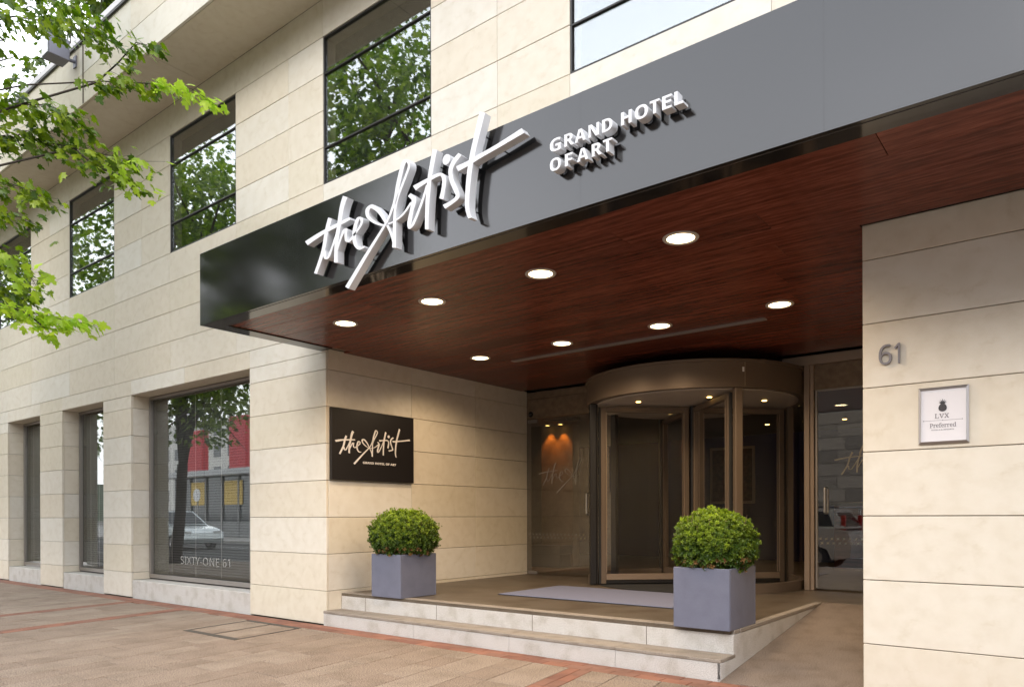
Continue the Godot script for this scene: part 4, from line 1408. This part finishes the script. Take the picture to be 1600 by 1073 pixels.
const SPRAYS := [
	[[Vector3(-2.46, 5.19, 2.91), Vector3(-1.57, 5.33, 2.33), Vector3(-0.88, 5.30, 1.92), Vector3(-0.38, 5.22, 1.65), Vector3(-0.02, 5.11, 1.49), Vector3(0.17, 4.95, 1.34)], 0.36, 92.0, 0.085],
	[[Vector3(-0.92, 5.29, 1.95), Vector3(-0.76, 5.48, 1.82), Vector3(-0.53, 5.61, 1.76), Vector3(-0.37, 5.56, 1.64)], 0.20, 95.0, 0.110],
	[[Vector3(-2.71, 5.07, 2.85), Vector3(-1.74, 4.91, 2.21), Vector3(-1.31, 4.77, 2.00), Vector3(-0.94, 4.65, 1.83), Vector3(-0.56, 4.52, 1.66)], 0.15, 112.0, 0.140],
	[[Vector3(-1.31, 4.77, 2.00), Vector3(-1.03, 4.53, 1.91), Vector3(-0.84, 4.45, 1.75), Vector3(-0.68, 4.31, 1.63)], 0.25, 125.0, 0.120],
	[[Vector3(-2.46, 5.84, 2.91), Vector3(-1.66, 5.99, 2.40), Vector3(-1.21, 5.86, 2.17), Vector3(-0.82, 5.67, 1.99), Vector3(-0.69, 5.61, 1.89)], 0.05, 125.0, 0.110],
	[[Vector3(-2.51, 6.29, 2.69), Vector3(-1.58, 6.28, 2.21), Vector3(-1.22, 6.08, 2.06), Vector3(-0.88, 5.83, 1.91)], 0.05, 130.0, 0.140],
	[[Vector3(-2.84, 5.65, 2.82), Vector3(-2.11, 5.75, 2.37), Vector3(-1.95, 5.76, 2.30), Vector3(-1.85, 5.80, 2.25)], 0.10, 26.0, 0.100],
	[[Vector3(-2.59, 5.34, 2.88), Vector3(-1.82, 5.19, 2.40), Vector3(-1.42, 5.14, 2.21), Vector3(-1.11, 4.99, 2.09), Vector3(-0.99, 4.83, 2.00)], 0.10, 140.0, 0.150],
	[[Vector3(-2.46, 4.47, 2.91), Vector3(-1.71, 4.39, 2.44), Vector3(-1.52, 4.31, 2.29), Vector3(-1.28, 4.14, 2.23)], 0.20, 125.0, 0.130],
	[[Vector3(-2.59, 4.13, 2.88), Vector3(-1.88, 4.15, 2.44), Vector3(-1.70, 4.09, 2.31), Vector3(-1.60, 4.02, 2.23)], 0.20, 120.0, 0.120],
	[[Vector3(-2.22, 3.77, 2.97), Vector3(-1.53, 3.64, 2.55), Vector3(-1.36, 3.52, 2.42), Vector3(-1.26, 3.32, 2.34)], 0.20, 150.0, 0.130],
	[[Vector3(-1.97, 3.16, 3.03), Vector3(-1.41, 3.12, 2.59), Vector3(-1.13, 3.04, 2.37), Vector3(-0.93, 2.98, 2.20), Vector3(-0.73, 2.94, 2.05)], 0.15, 135.0, 0.090],
	[[Vector3(-1.23, 3.06, 2.44), Vector3(-1.11, 2.93, 2.35), Vector3(-1.03, 2.84, 2.29)], 0.10, 110.0, 0.080],
	[[Vector3(-2.84, 4.87, 2.82), Vector3(-2.11, 4.91, 2.37), Vector3(-1.79, 4.99, 2.25), Vector3(-1.38, 4.93, 2.06)], 0.20, 110.0, 0.140],
	[[Vector3(-2.47, 3.59, 2.91), Vector3(-1.93, 3.47, 2.48), Vector3(-1.64, 3.36, 2.39), Vector3(-1.38, 3.25, 2.31)], 0.20, 120.0, 0.120],
	[[Vector3(-2.09, 5.47, 2.99), Vector3(-1.57, 5.59, 2.59), Vector3(-1.46, 5.62, 2.54), Vector3(-1.40, 5.60, 2.50)], 0.10, 24.0, 0.080],
]

func trees() -> void:
	street_tree(V(-4.2, 0, 4.3), "bright green maple reaching its leafy branches across the facade", 5, [
		[V(-0.1, 4.9, 0.7), V(2.0, 1.6, 1.7)], [V(-0.9, 7.2, 0.9), V(2.5, 1.7, 2.3)], [V(0.9, 7.9, 0.2), V(2.2, 1.5, 2.5)], [V(0.2, 9.5, 0.4), V(2.5, 1.6, 2.4)], [V(-1.9, 4.9, 1.0), V(2.0, 1.5, 1.7)], [V(0.4, 5.9, 1.5), V(1.6, 1.2, 1.4)]], 13000, SPRAYS)
	street_tree(V(-12.0, 0, 3.95), "maple with a forked trunk mirrored in the wide shop window", 6, [
		[V(1.6, 4.3, 0.1), V(2.6, 1.4, 2.0)], [V(-0.9, 4.9, 0.5), V(2.4, 1.8, 2.1)], [V(0.6, 8.0, 0.2), V(2.9, 1.9, 2.5)], [V(2.3, 8.6, 0.4), V(2.4, 1.7, 2.3)], [V(-0.6, 10.0, 0.3), V(2.3, 1.5, 2.2)]], 11000, [], V(0.35, 0, 0))
	street_tree(V(-20.0, 0, 4.0), "maple mirrored in the far upper windows along the street", 7, [
		[V(2.0, 4.7, 0.2), V(2.6, 1.6, 2.2)], [V(-0.6, 7.8, 0.3), V(2.8, 1.9, 2.4)], [V(1.2, 8.8, 0.2), V(2.6, 1.8, 2.3)]], 6500, [], V(0.1, 0, 0))
	street_tree(V(-25.0, 0, -6.5), "tall dark tree rising behind the roof parapet", 8, [
		[V(1.1, 19.5, 0), V(1.2, 1.3, 1.2)], [V(4.6, 19.6, 0.2), V(1.3, 1.6, 1.3)], [V(2.6, 16.0, 0.2), V(2.2, 2.2, 2.2)]], 1500, [], Vector3.ZERO, 0.42, 0.26, "dark_tree")

# ------------------------------------------------------------------ floodlight
func floodlight() -> void:
	var t := thing("flood_light", "grey box floodlight bracketed on the roof parapet", "lamp", V(-4.48, 7.42, 0.755))
	var gm := mat(lin(0.16, 0.16, 0.19), 0.5, 0.3)
	part(t, "wall_plate", cbox(V(0.09, 0.16, 0.014), 0.003), gm, V(0, 0, 0.008))
	var b := MB.new()
	tube(b, [V(0, 0, 0.014), V(0, -0.01, 0.12)], [0.022, 0.022], 10)
	part(t, "arm", b.mesh(), gm)
	var h := part(t, "housing", cbox(V(0.24, 0.28, 0.26), 0.008), gm, V(0.0, 0.055, 0.245))
	h.rotation.x = 0.0
	part(t, "front_glass", cbox(V(0.21, 0.25, 0.006), 0.002), mat(lin(0.55, 0.55, 0.56), 0.2), V(0.0, 0.055, 0.379))

# ------------------------------------------------------------------ across the street (seen in the glass)
func wheel(parent: Node3D, at: Vector3, r: float) -> void:
	var w := Node3D.new()
	w.name = "wheel"
	parent.add_child(w, true)
	w.position = at
	var b := MB.new()
	lathe(b, [Vector2(r * 0.62, -0.10), Vector2(r * 0.95, -0.10), Vector2(r, -0.07), Vector2(r, 0.07), Vector2(r * 0.95, 0.10), Vector2(r * 0.62, 0.10)], 28)
	part(w, "tyre", b.mesh(), M.rubber).rotation.x = PI / 2
	var c := MB.new()
	lathe(c, [Vector2(0.0, -0.06), Vector2(r * 0.60, -0.09), Vector2(r * 0.64, -0.09), Vector2(r * 0.64, 0.09), Vector2(r * 0.60, 0.09), Vector2(0.0, 0.06)], 20)
	part(w, "rim", c.mesh(), M.steel_dull).rotation.x = PI / 2

func car(at: Vector3, label: String, paint: Color, flip: bool, tall := 1.0) -> void:
	var t := thing("parked_car", label, "car", at, "cars on the street")
	if flip:
		t.rotation.y = PI
	var pm := mat(paint, 0.25, 0.35)
	pm.clearcoat_enabled = true
	pm.clearcoat = 0.8
	pm.clearcoat_roughness = 0.05
	var gl := mat(lin(0.012, 0.014, 0.015), 0.05)
	var hw := 0.86
	# lower body: side outline swept across, with wheel arches left dark behind the wheels
	var b := MB.new()
	prism(b, PackedVector2Array([Vector2(-2.15, 0.32), Vector2(-2.18, 0.62), Vector2(-2.12, 0.92), Vector2(-1.9, 0.98), Vector2(0.85, 0.98), Vector2(1.75, 0.84), Vector2(2.12, 0.68), Vector2(2.18, 0.45), Vector2(2.12, 0.28), Vector2(1.75, 0.24), Vector2(1.65, 0.5), Vector2(1.35, 0.62), Vector2(1.05, 0.5), Vector2(0.95, 0.22), Vector2(-0.95, 0.22), Vector2(-1.05, 0.5), Vector2(-1.35, 0.62), Vector2(-1.65, 0.5), Vector2(-1.75, 0.26)]), -hw, hw)
	part(t, "body", b.mesh(), pm)
	# greenhouse, leaning inwards
	var low := [Vector2(-2.05, 0.985), Vector2(1.0, 0.985)]
	var top := [Vector2(-1.75, 1.44 * tall), Vector2(0.15, 1.46 * tall)]
	var g := MB.new()
	var L := [V(low[0].x, low[0].y, hw - 0.03), V(low[1].x, low[1].y, hw - 0.03), V(top[1].x, top[1].y, hw - 0.2), V(top[0].x, top[0].y, hw - 0.2)]
	var R := []
	for p: Vector3 in L:
		R.append(V(p.x, p.y, -p.z))
	g.quad(L[0], L[1], L[2], L[3], V(0, 0.3, 0.95).normalized())
	g.quad(R[0], R[1], R[2], R[3], V(0, 0.3, -0.95).normalized())
	g.quad(L[1], R[1], R[2], L[2], V(0.6, 0.8, 0).normalized())
	g.quad(L[0], R[0], R[3], L[3], V(-0.9, 0.4, 0).normalized())
	g.quad(L[3], L[2], R[2], R[3], V(0, 1, 0))
	part(t, "cabin", g.mesh(), pm)
	# side glass, windscreen and rear window set just proud
	for s: float in [-1.0, 1.0]:
		for q in [[-1.78, -1.20], [-1.12, -0.32], [-0.24, 0.62]]:
			var w := MB.new()
			var f0 := 0.12
			var f1 := 0.86
			var zl := lerpf(hw - 0.03, hw - 0.2, f0) + 0.006
			var zh := lerpf(hw - 0.03, hw - 0.2, f1) + 0.006
			var yl := lerpf(0.985, 1.45 * tall, f0)
			var yh := lerpf(0.985, 1.45 * tall, f1)
			var cut: float = 0.42 if q[1] > 0.5 else 0.0
			var cut2: float = 0.16 if q[0] < -1.7 else 0.0
			w.quad(V(q[0], yl, s * zl), V(q[1], yl, s * zl), V(q[1] - cut, yh, s * zh), V(q[0] + cut2, yh, s * zh), V(0, 0.3, s).normalized())
			part(t, "side_window", w.mesh(), gl)
	var ws := MB.new()
	ws.quad(V(0.95, 1.03, 0.72), V(0.95, 1.03, -0.72), V(0.22, 1.42 * tall, -0.58), V(0.22, 1.42 * tall, 0.58), V(0.5, 0.85, 0).normalized())
	part(t, "windscreen", ws.mesh(), gl, V(0.012, 0.012, 0))
	var rw := MB.new()
	rw.quad(V(-2.02, 1.04, 0.70), V(-2.02, 1.04, -0.70), V(-1.80, 1.36 * tall, -0.60), V(-1.80, 1.36 * tall, 0.60), V(-0.9, 0.3, 0).normalized())
	part(t, "rear_window", rw.mesh(), gl, V(-0.012, 0.004, 0))
	for s: float in [-1.0, 1.0]:
		part(t, "tail_light", cbox(V(0.10, 0.36, 0.07), 0.01), mat(lin(0.25, 0.01, 0.01), 0.2), V(-1.99, 1.12, s * 0.77))
		part(t, "headlight", cbox(V(0.14, 0.14, 0.34), 0.02), mat(lin(0.6, 0.6, 0.6), 0.1), V(2.06, 0.68, s * 0.62))
		part(t, "roof_rail", cbox(V(1.5, 0.03, 0.03), 0.008), M.black_metal, V(-0.8, 1.49 * tall, s * 0.60))
		for x: float in [-1.35, 1.35]:
			wheel(t, V(x, 0.31, s * (hw - 0.10)), 0.31)

func far_block(x0: float, x1: float, z: float, h: float, depth: float, m: Material, label: String, cols: int, rows: int, gm: Material) -> void:
	var t := thing("street_building", label, "building", V((x0 + x1) * 0.5, 0, z))
	bpart(t, "wall", V(-(x1 - x0) * 0.5, -0.2, 0.0), V((x1 - x0) * 0.5, h, depth), m, 0.02)
	for i in cols:
		for j in rows:
			var wx := (x0 - x1) * 0.5 + (x1 - x0) * (i + 0.5) / cols
			var wy := h * (j + 0.5) / rows
			part(t, "window", cbox(V((x1 - x0) / cols * 0.5, h / rows * 0.55, 0.06), 0.01), gm, V(wx, wy, -0.02))

func across_the_street() -> void:
	structure("ground", cbox(V(600, 0.1, 600), 0.01), M.ground, V(0, -0.23, 0))
	sbox("road", V(-120, -0.17, 5.41), V(120, -0.125, 14.5), M.asphalt)
	sbox("kerb", V(-60, -0.15, 5.255), V(60, -0.004, 5.405), M.kerb)
	sbox("far_pavement", V(-120, -0.17, 14.66), V(120, 0.0, 40.0), M.kerb)
	sbox("kerb", V(-60, -0.15, 14.505), V(60, 0.005, 14.655), M.kerb)
	for k in 14:
		sbox("lane_marking", V(-60.0 + 6.0 * k, -0.124, 11.6), V(-57.0 + 6.0 * k, -0.121, 11.72), M.paint)
	car(V(0.02, -0.125, 6.55), "silver estate car with red tail lights mirrored beside the pier", lin(0.42, 0.41, 0.40), true)
	car(V(-8.5, -0.125, 6.6), "dark car parked at the kerb mirrored low in the shop window", lin(0.02, 0.02, 0.022), true)
	car(V(-23.0, -0.125, 9.6), "white car on the carriageway mirrored in the shop window", lin(0.62, 0.66, 0.66), false, 1.05)
	# pale stone block opposite, clad in slabs
	var pale := []
	for q: float in [0.17, 0.21, 0.14, 0.19]:
		pale.append(tri_mat(lin(q, q * 0.86, q * 0.70), 0.8, M.stone[0].albedo_texture, V(0.3, 0.3, 0.3)))
	var s := thing("stone_building", "pale stone clad building opposite mirrored in the side door", "building", V(-1.0, 0.0, 24.0))
	bpart(s, "wall", V(-9.0, -0.2, 0.05), V(9.0, 11.0, 10.0), M.joint, 0.02)
	for j in 18:
		for i in 12:
			var off := 0.75 if j % 2 == 0 else 0.0
			part(s, "stone_slab", cbox(V(1.46, 0.565, 0.05), 0.006), pale[(i * 5 + j * 3) % 4], V(-8.2 + 1.5 * i - off * 0.5, 0.3 + 0.6 * j, 0.024 + 0.01 * ((i * 7 + j * 3) % 3)))
	# handrail along the far pavement
	var hr := thing("handrail", "steel handrail with glass infill mirrored in the doors", "railing", V(-2.0, 0.0, 16.0))
	part(hr, "top_rail", cbox(V(24.0, 0.06, 0.08), 0.01), M.steel, V(0, 1.45, 0))
	for k in 13:
		part(hr, "post", cbox(V(0.08, 1.44, 0.05), 0.01), M.steel, V(-12.0 + 2.0 * k, 0.71, 0))
	part(hr, "glass_infill", cbox(V(23.9, 0.9, 0.012), 0.002), M.clear, V(0, 0.85, -0.06))
	# kiosk with two yellow posters
	var k := thing("kiosk", "grey glazed kiosk with yellow posters mirrored in the shop window", "kiosk", V(-35.0, 0.0, 18.0))
	var grey := mat(lin(0.22, 0.22, 0.22), 0.6)
	bpart(k, "base", V(-4.6, 0.0, 0.1), V(4.6, 0.9, 4.0), grey, 0.02)
	bpart(k, "glazing", V(-4.5, 0.9, 0.16), V(4.5, 3.6, 3.9), mat(lin(0.04, 0.045, 0.05), 0.08), 0.02)
	bpart(k, "roof", V(-5.2, 3.6, -0.5), V(5.2, 3.95, 4.5), mat(lin(0.45, 0.45, 0.45), 0.5), 0.03)
	for q in 6:
		bpart(k, "mullion", V(-4.55 + 1.8 * q, 0.0, 0.06), V(-4.40 + 1.8 * q, 3.6, 0.155), grey, 0.01)
	for q in 2:
		var px: float = [-2.7, 1.2][q]
		bpart(k, "poster", V(px, 1.9, 0.10), V(px + 1.9, 3.3, 0.14), mat(lin(0.62, 0.42, 0.10), 0.6), 0.005)
	# red bridge tower and white houses further off
	var red := mat(lin(0.45, 0.018, 0.03), 0.55)
	var white := mat(lin(0.62, 0.60, 0.56), 0.8)
	var wg := mat(lin(0.05, 0.055, 0.06), 0.15)
	far_block(-90, -62, 42, 13, 10, white, "white apartment house with regular windows mirrored behind the kiosk", 9, 5, wg)
	far_block(-60, -40, 50, 12, 10, mat(lin(0.55, 0.42, 0.30), 0.8), "ochre apartment house mirrored behind the red tower", 6, 4, wg)
	for h in [["red_facade", -53.4, -50.6, 5.0, 8.3, "red signboard wall mirrored left of the trunk"], ["red_facade", -46.6, -44.3, 4.0, 9.0, "tall red panel wall mirrored right of the trunk"]]:
		var rf := thing(h[0], h[5], "wall", V((h[1] + h[2]) * 0.5, 0.0, 26.0))
		bpart(rf, "panel", V((h[1] - h[2]) * 0.5, h[3] - 1.0, 0.0), V((h[2] - h[1]) * 0.5, h[4], 0.6), red, 0.05)
		bpart(rf, "plinth", V((h[1] - h[2]) * 0.5, 0.0, 0.05), V((h[2] - h[1]) * 0.5, h[3] - 1.001, 0.55), grey, 0.05)
	far_block(8, 40, 26, 13, 12, mat(lin(0.20, 0.165, 0.13), 0.8), "brown stone office block opposite, right of the pale stone building", 10, 4, wg)
	far_block(44, 90, 30, 17, 12, mat(lin(0.24, 0.21, 0.19), 0.8), "long grey block far right across the street", 14, 5, wg)
	far_block(-30, -11, 34, 12, 10, mat(lin(0.28, 0.25, 0.22), 0.8), "beige block opposite, left of the pale stone building", 7, 4, wg)
	var hb := MB.new()
	var hn := FastNoiseLite.new()
	hn.seed = 9
	hn.frequency = 0.012
	for i in 60:
		for j in 6:
			var q := []
			for c in [[0, 0], [1, 0], [1, 1], [0, 1]]:
				var hx: float = -600.0 + 20.0 * (i + c[0])
				var hz: float = 110.0 + 26.0 * (j + c[1])
				var f := sin(minf((j + c[1]) / 5.0, 1.0) * PI * 0.5)
				q.append(V(hx, -2.0 + f * (22.0 + 12.0 * hn.get_noise_2d(hx, hz)), hz))
			var nr: Vector3 = (q[1] - q[0]).cross(q[3] - q[0]).normalized()
			if nr.y < 0:
				nr = -nr
			hb.quad(q[0], q[1], q[2], q[3], nr)
	structure("hill", hb.mesh(), tri_mat(lin(0.055, 0.075, 0.035), 0.95, M.mortar.albedo_texture, V(0.02, 0.02, 0.02)))
	# round traffic sign
	var ts := thing("traffic_sign", "round white traffic sign on a post mirrored in shop window", "sign", V(-31.5, 0.0, 15.2))
	part(ts, "post", cbox(V(0.06, 2.3, 0.06), 0.01), M.steel_dull, V(0, 1.15, 0))
	part(ts, "disc", dot_mesh(0.35, 0.03), M.letter_white, V(0, 2.35, -0.04)).rotation.x = -PI / 2

# ------------------------------------------------------------------ camera, sky, light
func light_and_camera() -> void:
	var cam := Camera3D.new()
	cam.name = "camera"
	add_child(cam)
	cam.position = V(6.5016, 1.163, 5.0086)
	cam.rotation = Vector3(0, deg_to_rad(38.2465), 0)
	cam.rotate_object_local(V(0, 0, 1), deg_to_rad(-0.15))
	cam.projection = Camera3D.PROJECTION_FRUSTUM
	cam.near = 0.05
	cam.far = 1500.0
	cam.size = 0.05 * 1073.0 / 1152.187
	cam.frustum_offset = Vector2(0.0, 0.05 * (806.664 - 536.5) / 1152.187)
	cam.current = true

	var env := Environment.new()
	env.background_mode = Environment.BG_SKY
	env.tonemap_mode = Environment.TONE_MAPPER_LINEAR
	env.tonemap_exposure = 1.80
	env.sdfgi_enabled = true
	env.ssao_enabled = true
	env.ssil_enabled = true
	var sky := Sky.new()
	var sm := ProceduralSkyMaterial.new()
	sm.sky_top_color = Color(0.66, 0.685, 0.725)
	sm.sky_horizon_color = Color(0.97, 0.97, 0.98)
	sm.sky_curve = 0.42
	sm.ground_bottom_color = Color(0.30, 0.28, 0.26)
	sm.ground_horizon_color = Color(0.55, 0.54, 0.52)
	sm.sky_energy_multiplier = 1.15
	sm.sun_angle_max = 30.0
	var cov := noise(91, 0.006, Color(0, 0, 0, 0), Color(1, 1, 1, 1), Color(0.5, 0.5, 0.52, 0.45), 5, 1024)
	sm.sky_cover = cov
	sm.sky_cover_modulate = Color(0.88, 0.88, 0.90, 0.55)
	sky.sky_material = sm
	env.sky = sky
	env.background_energy_multiplier = 1.95
	var we := WorldEnvironment.new()
	we.name = "environment"
	we.environment = env
	add_child(we)

	var sun := DirectionalLight3D.new()
	sun.name = "sun"
	sun.light_color = Color(1.0, 0.98, 0.955)
	sun.light_energy = 0.31
	sun.light_angular_distance = 20.0
	sun.sky_mode = DirectionalLight3D.SKY_MODE_LIGHT_ONLY
	sun.shadow_enabled = true
	add_child(sun)
	sun.look_at_from_position(Vector3.ZERO, V(-0.22, -0.62, -0.92), V(0, 1, 0))

func _ready() -> void:
	rng.seed = 20240
	light_and_camera()
	make_materials()
	hotel()
	portal_floor()
	pavement()
	canopy()
	entrance_screen()
	lobby()
	revolving_door()
	side_door(true)
	side_door(false)
	signs()
	planter(V(0.53, 0.328, -0.69), V(0.975, 0.775, -0.17), "blue grey square planter at the left end of the steps")
	planter(V(4.005, 0.328, -0.655), V(4.445, 0.778, -0.13), "blue grey square planter at the corner by the ramp")
	box_shrub(V(0.75, 0.965, -0.43), 0.36, 0.285, 0.36, 0.22, "rounded green box shrub in the planter under the black board", 301, 0.25)
	box_shrub(V(4.225, 0.945, -0.39), 0.300, 0.275, 0.31, 0.20, "bright clipped box shrub in the planter beside the ramp", 302, 0.3)
	floodlight()
	across_the_street()
	trees()
